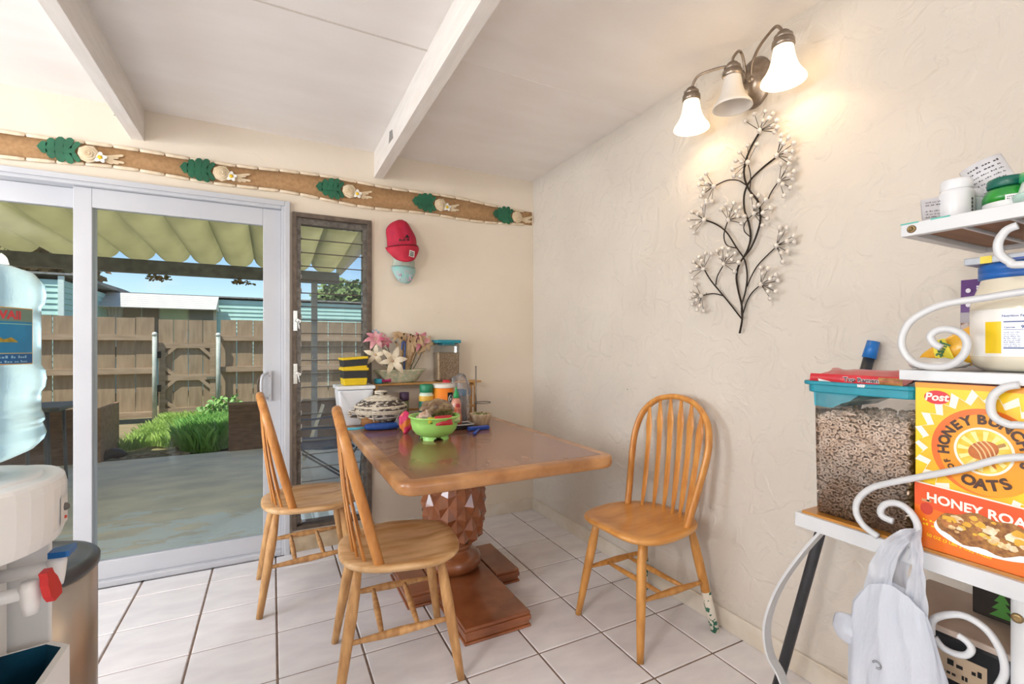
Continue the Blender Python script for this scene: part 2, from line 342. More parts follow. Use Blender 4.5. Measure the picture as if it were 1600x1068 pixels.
for i in range(n_l):
    if lm is None:
        R = Rx(radians(-17)); m = MB(); m.box((0, 0, 0), (lx1-lx0, .005, pitch*1.09), LG, R); m.box(R @ Vector((0, 0, -pitch*.545)), (lx1-lx0, .006, .0045), LE, R)
        lm = m.build('louver', w1); o = lm
    else: o = lm.copy(); C.objects.link(o)
    o.location = ((lx0+lx1)/2-w1.location.x, .033, z0+pitch*(i+.5)-JZ0)
clip = None
for i in range(n_l):
    for x in (lx0-.001, lx1+.001):
        if clip is None: clip = MB().box((0, 0, 0), (.012, .02, .026), CHROME, Rx(radians(-25))).build('louver_clip', w1); o = clip
        else: o = clip.copy(); C.objects.link(o)
        o.location = (x-w1.location.x, .016, z0+pitch*(i+.1)-JZ0)
for z in (1.36, 1.05):
    p = MB().bb(JX0+.004, JX0+.026, YW-.03, YW-.02, z-.06, z+.06, CHROME); p.box((JX0+.03, YW-.04, z), (.03, .012, .02), CHROME, Ry(.5)); p.tube([(JX0+.03, YW-.045, z), (JX0+.036, YW-.05, z-.05)], .005, CHROME)
    p.build('crank_operator', w1, world=True, bevel=.002)
# ------------------------------------------------------------------ outdoors
G = -.1
def translucent(m0, f):
    m = m0.copy(); nt = m.node_tree; N = nt.nodes; L = nt.links; b = N['Principled BSDF']; t = N.new('ShaderNodeBsdfTranslucent'); x = N.new('ShaderNodeMixShader'); x.inputs[0].default_value = f
    L.new(b.inputs['Base Color'].links[0].from_socket, t.inputs[0]); L.new(b.outputs[0], x.inputs[1]); L.new(t.outputs[0], x.inputs[2]); L.new(x.outputs[0], N['Material Output'].inputs[0]); return m
MB().bb(-9, -3.1, YW, YW+.1, G, 2.6, WALLB).bb(XW+.12, 3.5, YW, YW+.1, G, 2.6, WALLB).build('sun_block_wall')['kind'] = 'structure'  # unseen wall extensions added to block sun from reaching under the patio cover
CONC = mat('#a9a59b', '#878780', rough=.8, scale=2.2, detail=9, bump=.2, bscale=14, lo=.38, hi=.62)
def painted_concrete():
    m = mat('#eae2d2', '#d2cdc2', rough=.75, scale=3.1, detail=10, bump=.25, bscale=25, stretch=(1, 1.6, 1)).copy(); nt = m.node_tree; N = nt.nodes; L = nt.links; b = N['Principled BSDF']
    old = b.inputs['Base Color'].links[0].from_socket
    tc = N.new('ShaderNodeTexCoord'); mp = N.new('ShaderNodeMapping'); mp.inputs['Scale'].default_value = (1, 2.2, 1); nz = N.new('ShaderNodeTexNoise'); nz.inputs['Scale'].default_value = 2.4; nz.inputs['Detail'].default_value = 11; nz.inputs['Roughness'].default_value = .68
    L.new(tc.outputs['Object'], mp.inputs[0]); L.new(mp.outputs[0], nz.inputs['Vector'])
    sx = N.new('ShaderNodeSeparateXYZ'); L.new(tc.outputs['Object'], sx.inputs[0]); mr = N.new('ShaderNodeMapRange'); mr.inputs[1].default_value = 3.2; mr.inputs[2].default_value = 6.0; mr.inputs[3].default_value = .2; mr.inputs[4].default_value = -.3; L.new(sx.outputs[1], mr.inputs[0])
    ad = N.new('ShaderNodeMath'); L.new(nz.outputs[0], ad.inputs[0]); L.new(mr.outputs[0], ad.inputs[1])
    rp = N.new('ShaderNodeValToRGB'); rp.color_ramp.elements[0].position = .5; rp.color_ramp.elements[1].position = .53; L.new(ad.outputs[0], rp.inputs[0])
    mx = N.new('ShaderNodeMixRGB'); mx.inputs[2].default_value = lin('#e0e6e8'); L.new(rp.outputs[0], mx.inputs[0]); L.new(old, mx.inputs[1]); L.new(mx.outputs[0], b.inputs['Base Color']); return m
PC = painted_concrete()
jy = W(280, 843, 2, G).y
pt = struct(MB().bb(-9, 6, YW+.1, jy-.013, G-.1, G, PC).build('patio_slab'))
struct(MB().bb(-9, 6, jy+.013, 6.85, G-.1, G, PC).build('patio_slab'))
struct(MB().bb(-30, 30, YW+.1, 40, G-.2, G-.05, mat('#8c7b60', '#6f6a45', rough=.95, scale=2, bump=.5, bdist=.03)).build('ground'))
# fence
FB = mat('#a08a70', '#8c775f', rough=.8, scale=5, stretch=(3, 3, .6), bump=.2, rand=.07); FR = mat('#a8917a', '#927c64', rough=.8, scale=6, stretch=(.5, 3, 3), bump=.2)
FY = 10.4
def fence(x0, x1, label, z1=1.73, post=True):
    t = thing('board_fence', label, 'fence', ((x0+x1)/2, FY, G)); n = round((x1-x0)/.27); wd = (x1-x0)/n; bm = None
    for i in range(n):
        b = MB().box((0, 0, 0), (wd-.012-(.008 if i % 3 == 0 else 0), .02, z1-G-.05), FB)
        o = b.build('fence_board', t); o.location = (x0+wd*(i+.5)-t.location.x, .03+random.uniform(-.004, .004), (z1-G)/2+.02+random.uniform(-.01, .01))
    for z in (1.37, .78, .0): MB().bb(x0, x1, FY-.06, FY+.019, z-.05, z+.05, FR).build('fence_rail', t, world=True)
    return t
gx0, gx1 = -1.83, -.93
fence(-9.3, gx0-.05, 'long brown board fence section left of the garden gate')
fence(gx1+.05, 4.6, 'brown board fence section right of the garden gate', 1.72)
gt = thing('garden_gate', 'brown wooden garden gate with braced corners between two pale posts', 'gate', ((gx0+gx1)/2, FY, G+.05))
for i in range(4):
    MB().bb(gx0+.225*i+.006, gx0+.225*(i+1)-.006, FY+.02, FY+.04, 0, 1.7, FB).build('gate_board', gt, world=True)
for a in ((gx0+.02, gx0+.11, FY-.02, FY+.02, .0, 1.28), (gx1-.11, gx1-.02, FY-.02, FY+.02, .0, 1.28)): MB().bb(*a, FR).build('gate_stile', gt, world=True)
for z in (1.23, .64, .04): MB().bb(gx0+.11, gx1-.11, FY-.02, FY+.02, z-.05, z+.05, FR).build('gate_rail', gt, world=True)
for (cx_, cz_, sx_, sz_) in ((gx0+.11, 1.18, 1, -1), (gx1-.11, 1.18, -1, -1), (gx0+.11, .59, 1, -1), (gx1-.11, .59, -1, -1), (gx0+.11, .69, 1, 1), (gx0+.11, .09, 1, 1)):
    MB().prism([(cx_, cz_), (cx_+sx_*.15, cz_), (cx_+sx_*.07, cz_+sz_*.0), (cx_, cz_+sz_*.07), (cx_, cz_+sz_*.15)] if 0 else [(cx_+sx_*.09, cz_), (cx_+sx_*.17, cz_), (cx_, cz_+sz_*.17), (cx_, cz_+sz_*.09)], lambda u, v, w: (u, w, v), FY-.02, FY+.02, FR).build('corner_brace', gt, world=True)
tag(MB().bb(gx1-.16, gx1-.02, FY-.045, FY-.02, .60, .65, CHROME).build('latch', gt, world=True), label='silver gate latch')
for z in (1.0, .4): MB().bb(gx0-.01, gx0+.05, FY-.035, FY-.02, z, z+.12, BLACK).build('hinge', gt, world=True)
for x, lb in ((-1.86, 'pale round metal post on the left side of the garden gate'), (-.9, 'pale round metal post on the right side of the garden gate')):
    t = thing('metal_post', lb, 'post', (x, FY-.1, G)); MB().lathe([(.036, 0), (.036, 1.52)], mat('#b9bdb4', '#98a39c', rough=.6, scale=8), n=14).build('pole', t)
    MB().lathe([(.04, 1.5), (.042, 1.53), (.03, 1.56), (1e-4, 1.57)], mat('#c9ccc6', rough=.5), n=14).build('post_cap', t)
# neighbour's house
MINT = mat('#b4d9d0', '#a6cdc4', rough=.7, scale=3); ROOF = mat('#8f8f8c', '#777774', rough=.8, scale=10)
def siding(mb, p0, p1, z0, z1, m=MINT, step=.115):
    p0 = Vector(p0); p1 = Vector(p1); d = (p1-p0).normalized(); nrm = Vector((d.y, -d.x))
    k = int((z1-z0)/step)
    for i in range(k):
        a = z0+i*step; b = a+step
        q = [p0+nrm*.022, p1+nrm*.022, p1, p0]
        vs = [(q[0].x, q[0].y, a), (q[1].x, q[1].y, a), (q[2].x, q[2].y, b), (q[3].x, q[3].y, b), (p0.x, p0.y, a), (p1.x, p1.y, a)]
        mb.add(vs, [(0, 1, 2, 3), (4, 5, 1, 0)], m)
hs = thing('neighbour_house', 'mint green lap sided house behind the brown fence', 'house', (-1, 15.5, G))
HX = -3.75
s = MB(); siding(s, (HX, 15.5), (7, 15.5), 0, 2.55); siding(s, (-9, 12.5), (HX, 12.5), 0, 2.62); siding(s, (HX, 12.5), (HX, 15.5), 0, 2.62)
tag(s.build('siding', hs, world=True), kind='stuff')
MB().bb(HX, 7, 15.52, 20, 0, 2.5, MINT).bb(-9, HX-.02, 12.52, 20, 0, 2.55, MINT).build('wall', hs, world=True)
r = MB(); r.prism([(15.42, 2.58), (15.42, 2.62), (18, 2.70), (20.5, 2.66), (20.5, 2.58)], lambda u, v, w: (w, u, v), HX, 7.4, ROOF); r.build('roof', hs, world=True)
r = MB(); r.prism([(12.42, 2.64), (12.42, 2.68), (16, 2.74), (20.5, 2.7), (20.5, 2.64)], lambda u, v, w: (w, u, v), -9.4, HX+.2, ROOF); r.build('roof', hs, world=True)
MB().bb(HX-.06, HX+.03, 12.45, 12.5, 0, 2.62, mat('#d9ebe4', rough=.6)).build('corner_trim', hs, world=True)
MB().bb(.48, .56, 15.42, 15.5, 0, 2.55, mat('#9cc4c6', rough=.6)).build('downspout', hs, world=True)
WN = [(-3.75, -3.25, '#2b2b2b'), (-3.22, -2.62, '#8d8172'), (-2.58, -2.05, '#8b7f74'), (-2.02, -1.2, '#b9cfae'), (-1.18, -.35, '#5d6257')]
x_ = [W(p, 485, 1, 15.4).x for p in (163, 192, 222, 250, 295, 335)]
wf = MB().bb(x_[0]-.05, x_[5]+.05, 15.36, 15.45, .9, 2.42, mat('#c9cfc0', rough=.6)).build('window', hs, world=True)
for i, cc in enumerate(('#3a3733', '#9a8b78', '#8f8070', '#b9cfae', '#73776c')):
    o = MB().bb(x_[i]+.02, x_[i+1]-.02, 15.33, 15.36, .95, 2.38, mat(cc, rough=.25 if i in (0, 4) else .7, scale=4)).build('pane', wf); o.data.transform(Matrix.Translation(-world_origin(hs)))
cm = MB().grid(lambda u, v: (x_[0]+.22+(.14+.22*abs(v-.6))*(u*2-1), 15.31+.02*sin(u*30), 1.2+1.2*v), 24, 8, mat('#d8d6d0', rough=.8)).build('curtain', wf); cm.data.transform(Matrix.Translation(-world_origin(hs)))
aw = thing('window_awning', 'white ribbed metal awning over the neighbour window', 'awning', (x_[2], 15.4, 2.6))
ax0, ax1 = W(155, 455, 1, 14.7).x, W(337, 465, 1, 14.7).x; zt = W(240, 459, 1, 15.3).z; zb = W(240, 480, 1, 14.6).z
for i in range(7):
    ya, yb = 15.35-.75*i/7, 15.35-.75*(i+1)/7-.02; za, zb_ = zt-(zt-zb)*i/7, zt-(zt-zb)*(i+1)/7
    MB().prism([(ya, za), (yb, zb_), (yb, zb_-.02), (ya, za-.02)], lambda u, v, w: (w, u, v), ax0, ax1, mat('#cbc8c0', rough=.5)).build('awning_slat', aw, world=True)
for x in (ax0, ax1): MB().prism([(15.35, zt), (14.6, zb), (15.35, zb-.02)], lambda u, v, w: (w, u, v), x-.015, x+.015, mat('#dcd8cf', rough=.5)).build('side_panel', aw, world=True)
# trees
def foliage(mb, c, r, n, ls, m, flat=1):
    for _ in range(n):
        d = Vector((random.gauss(0, 1), random.gauss(0, 1), random.gauss(0, 1))).normalized()*(random.random()**.4)
        p = Vector(c)+Vector((d.x*r[0], d.y*r[1], d.z*r[2])); a = Vector((random.uniform(-1, 1), random.uniform(-1, 1), random.uniform(-1, .4))).normalized()*ls; b = a.orthogonal().normalized()*ls*.35
        mb.add([p-b*.6, p+a*.5-b, p+a, p+a*.5+b], [(0, 1, 2, 3)], m)
for (x, y, zc, rr, lb, cl) in ((-7.4, 22.4, 4.3, 1.8, 'dry brown leafed tree above the left wing of the house', ('#8a6a4c', '#6d6a3a')), (3.2, 24, 3.5, 1.5, 'low green tree far behind the neighbour roof', ('#4f6a34', '#6c7f45'))):
    t = thing('tree', lb, 'tree', (x, y, G)); MB().tube([(0, 0, 0), (.1, 0, zc*.5), (0, .1, zc)], [.2, .14, .05], mat('#6d5846', rough=.9)).build('trunk', t)
    m = MB(); foliage(m, (0, 0, zc), (rr, rr, rr*.75), 2600, .3, mat(cl[0], cl[1], rough=.8, scale=1)); tag(m.build('leaf', t), kind='stuff')
# patio cover
COV = mat('#a5a072', '#8c885f', rough=.55, scale=3, stretch=(1, .5, 1), detail=8, rand=.05); DRK = mat('#6d6f6c', '#56585a', rough=.6, scale=12)
BY = 6.7; zbm = W(250, 437-6, 1, BY).z
cz0 = W(300, 418, 1, BY).z+.06; cz1 = cz0+(BY-YW)*.045
pc = thing('patio_cover', 'olive corrugated translucent patio cover on a dark beam over the slab', 'patio cover', (-1.5, 5, cz0))
def pan(u, v):
    x = (u-.5)*.335; q = abs(u-.5)*2
    z = -.10*(1-q**2.6)+.02*max(0, (q-.85)/.15)
    return (x, YW+.12+(BY+.12-YW-.12)*v-5, z+(1-v)*(cz1-cz0))
COV = translucent(COV, .46)  # panels let sun through, set to brighten their underside and the slab
pm_ = MB().grid(pan, 14, 1, COV)
po = pm_.build('roof_panel', pc)
xr = .80; k = 0
for i in range(20):
    o = po if i == 0 else po.copy()
    if i: C.objects.link(o)
    o.location = (xr-.17-.335*i+1.5, 0, .10)
MB().bb(-6.0, xr, BY-.05, BY+.05, cz0-.16, cz0-.01, DRK).build('beam', pc, world=True)
MB().bb(-6.0, xr, YW+.11, YW+.17, cz1-.07, cz1+.08, mat('#c9c3b5', rough=.6)).build('ledger', pc, world=True)
MB().bb(xr-.02, xr+.04, YW+.12, BY+.12, cz0-.02, cz1+.16, mat('#c9c6bb', rough=.5)).build('edge_trim', pc, world=True)
MB().bb(.46, .53, BY-.04, BY+.04, G, cz0-.16, mat('#9a9a98', '#86868a', rough=.6, scale=10)).build('post', pc, world=True)
MB().bb(-5.2, -5.13, BY-.04, BY+.04, G, cz0-.16, mat('#9a9a98', '#86868a', rough=.6, scale=10)).build('post', pc, world=True)
for (a, b, n_) in ((248, 425, 'left'), (378, 436, 'right')):
    p = W(a, b, 1, BY); p.z = cz0-.16-.035; m = MB(); foliage(m, (0, 0, 0), (.15, .06, .03), 60, .05, mat('#6b7a3c', '#8a6a3c', rough=.8, scale=6)); m.tube([(-.06, 0, .037), (0, 0, 0), (.1, 0, -.02)], .006, mat('#7c6446'))
    o = m.build('twig_sprig', loc=None); o.location = (p.x, p.y, p.z); tag(o, 'small leafy twig hanging under the %s part of the patio beam' % n_, 'twig')
# planter boards
PLY = mat('#7a5d48', '#5e4636', rough=.85, scale=9, stretch=(1, 1, 4), bump=.3)
a = W(357, 705, 2, G); zt_ = W(384, 629, 1, a.y).z
t = thing('plywood_board', 'weathered brown board standing at the patio edge right of the grass', 'board', (a.x+.6, a.y, G))
MB().bb(a.x, a.x+1.9, a.y, a.y+.03, G, zt_-.02, PLY).build('board_face', t, world=True); MB().bb(a.x-.005, a.x+1.9, a.y-.012, a.y+.04, zt_-.02, zt_+.01, mat('#8d735b', rough=.8)).build('top_edge', t, world=True)
b_ = W(158, 722, 2, G); zt2 = W(150, 638, 1, b_.y).z
t = thing('plywood_planter', 'brown plywood planter box beyond the folding table', 'planter', (b_.x-.8, b_.y, G))
MB().bb(b_.x-2.3, b_.x-.035, b_.y, b_.y+.03, G, zt2, PLY).build('front_board', t, world=True); MB().bb(b_.x-.033, b_.x, b_.y-.01, b_.y+.7, G, zt2, mat('#a58063', '#8a6a50', rough=.8)).build('end_board', t, world=True)
# grass and weeds
GR = mat('#c6e080', '#86ab50', rough=.7, scale=3, rand=.0); GR2 = mat('#9ccc74', '#7bb058', rough=.7, scale=3)
def blades(x0, x1, y0, y1, n, h0, h1, m, fn=None):
    mb = MB()
    for _ in range(n):
        x = random.uniform(x0, x1); y = random.uniform(y0, y1)
        if fn and not fn(x, y): continue
        h = random.uniform(h0, h1); a = random.uniform(0, 2*pi); l = random.uniform(.1, .6)*h; wd = .008
        dx, dy = cos(a), sin(a); p = Vector((x, y, G-.02))
        mb.add([p+Vector((-dy*wd, dx*wd, 0)), p+Vector((dy*wd, -dx*wd, 0)), p+Vector((dx*l*.4+dy*wd*.6, dy*l*.4-dx*wd*.6, h*.7)), p+Vector((dx*l, dy*l, h))], [(0, 1, 2, 3)], m)
    return mb
GR = translucent(GR, .35); GR2 = translucent(GR2, .35)
lawn = blades(b_.x+.02, a.x+.0, 6.95, 10.2, 15000, .06, .20, GR, lambda x, y: y > 7.35+.8*noise.noise(Vector((x*2.3, 0, 0)))+.5*max(0, 1-abs(x+1.15)/.35)).build('grass_patch')
tag(lawn, 'bright green grass growing between the slab and the brown fence', 'grass', kind='stuff')
wd_ = blades(-1.15, -.42, 6.95, 8.6, 5200, .14, .36, GR2, lambda x, y: (x+.75)**2/.12+(y-7.8)**2/.6 < 1.2).build('weed_clump'); tag(wd_, 'taller dark green weed clump left of the upright brown board', 'weeds', kind='stuff')
m = MB(); foliage(m, (0, 0, .22), (.36, .25, .26), 360, .09, mat('#86ae5c', '#5f8f48', rough=.6, scale=4)); o = m.build('leafy_weed'); o.location = (-.75, 9.4, G); tag(o, 'broad leafed weed in front of the gate post', 'weeds', kind='stuff')
m = MB().ball((0, 0, 0), .13, mat('#1a1b1e', rough=.3), 20, (1.1, .8, .42)); o = m.build('garbage_bag'); crumple(o, .035, 11); p = W(174, 716, 2, G); o.location = (p.x, p.y, G+.045); tag(o, 'crumpled black plastic bag lying on the concrete edge', 'plastic bag')
m = MB()
for i in range(26): m.ball((random.uniform(-.5, .5), random.uniform(-.12, .12), 0), random.uniform(.012, .04), mat('#a39682', '#85745f', rough=.9), 6, (1.3, 1, .6))
o = m.build('loose_stones'); o.location = (-1.1, 7.0, G+.005); tag(o, 'scattered stones along the edge of the grass', 'stones', kind='stuff')
# folding table outdoors
tm = mat('#5f6468', '#4b5054', rough=.5, scale=6); t = thing('patio_table', 'grey folding table on the patio behind the water bottle', 'table', (-2.25, 5.9, G))
TZ = W(90, 636, 1, 5.6).z-G
MB().bb(-.9, .55, -.3, .3, TZ-.04, TZ, tm).build('table_top', t, bevel=.01)
for x in (-.6, .30, .42):
    for y in (-.22, .22): MB().tube([(x, y, TZ-.04), (x+.02, y, 0)], .014, tm).build('leg', t)
MB().tube([(-.6, 0, .1), (.1, 0, TZ-.05)], .012, tm).build('brace', t)
o = MB().bb(-.25, .2, -.14, .14, 0, .1, mat('#3c4046', rough=.7)).build('seat_cushion', bevel=.03, loc=None); o.location = (-2.25+.1, 5.8, G+TZ); tag(o, 'dark cushion lying on the grey patio table', 'cushion')
# camp chair seen through the louvers
NB = mat('#3b4763', '#2c3650', rough=.85, scale=10); DM = mat('#4a4a4c', rough=.4, metal=.5)
cc = thing('camp_chair', 'navy blue folding camp chair outside the louvered window', 'chair', (.42, 4.75, G), -pi/2+.15)
for sx in (-1, 1):
    for y in (-.22, .22): pass
MB().grid(lambda u, v: (-.27+.54*u, -.24+.46*v, .42-.05*sin(pi*u)*sin(pi*v)+.03*v*-1), 8, 6, NB).build('seat', cc, solid=.02)
MB().grid(lambda u, v: (-.27+.54*u, .24+.12*v+.04*sin(pi*u), .46+.42*v), 8, 4, NB).build('backrest', cc, solid=.02)
for sx in (-1, 1):
    MB().tube([(sx*.3, -.26, .60), (sx*.3, 0, .585), (sx*.3, .25, .61)], .03, NB, flat=(1, .3)).build('armrest', cc)
    MB().tube([(sx*.3, -.26, .60), (sx*.29, -.26, .0)], .01, DM).build('leg', cc); MB().tube([(sx*.29, .34, .9), (sx*.29, .25, .0)], .01, DM).build('leg', cc)
    MB().tube([(sx*.28, -.26, .4), (-sx*.28, -.26, .02)], .009, DM).build('cross_brace', cc); MB().tube([(sx*.28, .25, .4), (-sx*.28, .25, .02)], .009, DM).build('cross_brace', cc)
    MB().tube([(sx*.29, -.26, .4), (sx*.29, .25, .02)], .009, DM).build('cross_brace', cc)
m = MB().tube([(0, 0, 0), (.22, .1, .62)], .02, mat('#d9cdb6', rough=.7), n=4); o = m.build('lumber_stick'); o.location = (.32, 5.9, G); tag(o, 'cream lumber stick leaning outside beyond the camp chair', 'lumber')
gl = thing('fill_lamp_mount', 'unseen mount added above the fill lamp behind the camera', 'lamp', (-2.5, -.3, H))  # unseen fixture added to go with the overhead fill lamp
MB().lathe([(.05, -.001), (.05, -.02), (.008, -.03), (.008, -.24), (.03, -.25)], WHITE).build('mount_stem', gl)

# ------------------------------------------------------------------ things on the walls
# border strip with shells and appliques
bt = thing('wall_border', 'brown burlap wall border edged with shell strips above the sliding door', 'wall border', (0, YW, 2.17))
BUR = mat('#b58f66', '#a57f57', rough=.9, scale=60, bump=.3); SHELL = mat('#eadbc4', '#dcc6a6', rough=.4, scale=20, coat=.2)
def sag(x): return .010*sin(x*2.3+.4)+.006*sin(x*7.1)
BX0, BX1 = -1.80, 1.722
def bz(x): return sag(x)-.012*((x+1.8)/3.5), sag(x*1.1+1)*1.2-.012*((x+1.8)/3.5)
MB().grid(lambda u, v: (BX0+(BX1-BX0)*u, -.003-.002*sin(u*60), (.062+bz(BX0+(BX1-BX0)*u)[0])*v+(-.062+bz(BX0+(BX1-BX0)*u)[1])*(1-v)), 90, 1, BUR).build('burlap_strip', bt, solid=.003)
sh = MB().lathe([(.004, -.052), (.0085, -.049), (.0095, -.02), (.0095, .02), (.0085, .049), (.004, .052)], SHELL, n=8, R=Ry(radians(90)), sy=.5); so = None
n = int((BX1-BX0)/.108)
for i in range(n):
    x = BX0+.054+.108*i
    for k in (0, 1):
        if so is None: so = sh.build('shell_strip', bt); o = so
        else: o = so.copy(); C.objects.link(o)
        z = (.062+bz(x)[0]) if k == 0 else (-.062+bz(x)[1])
        o.location = (x, -.008, z); dz = (bz(x+.05)[k]-bz(x-.05)[k])/.1; o.rotation_euler = (0, -dz+random.uniform(-.02, .02), 0)
LEAFG = mat('#1f6a4a', '#17553b', rough=.5, scale=8); CREAM = mat('#e4d3b6', '#d6c09d', rough=.8, scale=25)
def on_border(u, v, w, cx, cz): return (cx+u, -.006-w, cz+v)
for px in (105, 318, 522, 667, 789):
    c = W(px, 0, 1, YW).x; cz = (bz(c)[0]+bz(c)[1])/2+.002
    m = MB(); lf = lambda u, v, w: on_border(u, v, w, c-.015, cz)
    m.prism([(-.092, .0), (-.05, .010), (.04, .012), (.052, 0), (.04, -.012), (-.05, -.010)], lf, .014, .017, LEAFG)
    for s1 in (1, -1):
        for (x0_, x1_, tx, ty, wt) in ((-.088, -.056, -.066, .030, .013), (-.060, -.024, -.038, .050, .0145), (-.028, .006, -.004, .062, .0155), (.002, .034, .030, .064, .015), (.020, .048, .058, .050, .013)):
            q = [(x0_, s1*.002), (x1_, s1*.002), (tx+wt+.002, s1*(ty-.010)), (tx+wt*.5, s1*ty), (tx-wt*.4, s1*(ty-.002)), (tx-wt, s1*(ty-.014))]
            m.prism(q if s1 > 0 else q[::-1], lf, .0142+.0002*x0_, .0165, LEAFG)
    m.build('monstera_leaf', bt)
    m = MB(); cx2 = c+.088
    for r_, h_ in ((.044, .008), (.033, .014), (.022, .019), (.011, .023)):
        m.lathe([(r_*.8, 0), (r_, h_*.6), (r_*.85, h_), (r_*.6, h_-.003), (1e-4, h_-.004)], CREAM, (cx2, -.020, cz-.004), 9, R=Rx(radians(90)) @ Rz(r_*90), fn=lambda a, z: 1+.06*sin(a*4))
    m.build('cloth_rose', bt)
    if px < 700:
        m = MB(); cx3 = c+.132
        for i in range(5):
            a = 2*pi*i/5+.3; m.prism([(0, -.002), (.012, -.011), (.026, -.007), (.028, .002), (.016, .010), (0, .004)], lambda u, v, w: on_border(u*cos(a)-v*sin(a), u*sin(a)+v*cos(a), w, cx3, cz-.014), .020, .024, mat('#f6f4ec', rough=.6))
        m.ball((cx3, -.031, cz-.014), .010, mat('#ecc21c', rough=.5), 8, (1, .4, 1)); m.build('plumeria', bt)
    for k in range(6):
        a = -.30+.11*k; x0_ = c+.115; MB().prism([(0, -.004), (.06+.022*(k % 3), -.006), (.068+.022*(k % 3), 0), (.06+.022*(k % 3), .006), (0, .004)], lambda u, v, w: on_border(u*cos(a)-v*sin(a), u*sin(a)+v*cos(a), w, x0_, cz-.012), .004+.0012*k, .006+.0012*k, CREAM).build('fringe_strip', bt)
# caps hung on the wall
def cap(name, label, ctr, tilt, mcol, mbrim, crown_up, s=1.0, y0=0.0, bl=.100):
    t = thing(name, label, 'cap', (ctr.x, YW, ctr.z)); t.rotation_euler = (0, tilt, 0)
    def cr(u, v):
        a = pi*u; r = sin(pi/2*min(1, v*1.0)); x = -.088*cos(a)*(.35+.65*sin(pi/2*(1-v)+.0)**.6) ; 
        return (x*s, -y0-.015-.075*sin(a)*(1-.55*v)*s, (-.02+.155*v*crown_up)*s)
    m = MB().grid(lambda u, v: ((-.086*cos(pi*u)*sqrt(max(.02, 1-(v*.985)**3.2))+.010*sin(v*7)*v)*s, -y0-.004-.080*sin(pi*u)*sqrt(max(.02, 1-(v*.98)**2.6))*(1+.06*cos(6*pi*u))*s, (-.03+.165*v)*s), 24, 14, mcol, closed=False)
    m.build('crown', t, solid=.003)
    b = MB().grid(lambda u, v: ((-.092*cos(pi*u)*(1+.10*sin(pi*v)-.20*v*v))*s, (-y0-.006-.080*sin(pi*u)*(1-.05*v))*s, (-.022-(bl*sin(pi*u)**.55)*v)*s), 20, 6, mbrim)
    b.tube([((-.0925*cos(pi*i/12))*s, (-y0-.008-.0815*sin(pi*i/12))*s, -.024*s) for i in range(13)], .0022, mat('#6d1424' if mcol is RED else '#8fa09a', rough=.8), n=5)
    b.build('brim', t, solid=.003)
    return t
RED = mat('#c2213f', '#a8173a', rough=.75, scale=12); RED2 = mat('#c4253f', '#b01a35', rough=.7)
c2 = W(627, 396, 1, YW)
t = cap('baseball_cap', 'teal and glittery pink cap hanging behind the red cap', Vector((.760, YW, 1.742)), .02, mat('#b9c2b4', '#a3b0a5', rough=.7), mat('#86c4bd', '#a9b6b8', rough=.5, scale=30), 1, .80, bl=.14)
pm2 = MB()
for i in range(46): pm2.ball((random.uniform(-.042, .042), -.058-random.uniform(0, .008), random.uniform(-.11, -.07)), .005, mat(random.choice(['#d99fb8', '#c9c5da', '#b9d5d8']), rough=.3), 6)
tag(pm2.build('sequin_print', t), kind='stuff')
t = cap('baseball_cap', 'red baseball cap with dark embroidery hanging on the wall beside the louvered window', W(625, 382, 1, YW), -.12, RED, RED2, 1, 1.08, y0=.018)
t.location.y = YW-.016
def brimpt(x, z, w=0): return (x, -.105-w+abs(x)*.35, z)
cs = lambda x, z, e=0: (x, -.018-.004-.0866*sqrt(max(.05, 1-(x/.095)**2))*(1.0 if z < .03 else .97)-.004-e, z)
m = MB().words(-.035, .032, 0, .012, lambda x, y: cs(x, y), BLACK, 5).words(-.005, .035, .017, .008, lambda x, y: cs(x, y), BLACK, 8)
m.prism([(-.015, 0), (0, .02), (.015, 0)], lambda u, v, w: cs(u+.018, v+.020, w), 0, .001, BLACK); m.build('embroidery', t)
m = MB(); R_ = Ry(.25) 
def st(u, v, w):
    p = Vector((u, 0, v)); a = .25; x_ = .035+u*cos(a)+v*sin(a); return (x_, -.018-(.0115+.08*sqrt(max(.05, 1-(x_/.099)**2))*.985)*1.08+w, -.082-u*sin(a)+v*cos(a))
m.prism([(-.018, -.02), (.018, -.02), (.018, .02), (-.018, .02)], lambda u, v, w: st(u, v, w), 0, -.002, mat('#eeeae4', rough=.6))
for z in (-.012, -.002, .009): m.prism([(-.013, z-.003), (.013, z-.003), (.013, z+.003), (-.013, z+.003)], lambda u, v, w: st(u, v, w), -.002, -.0024, mat('#3c4640', rough=.6))
m.build('size_sticker', t)
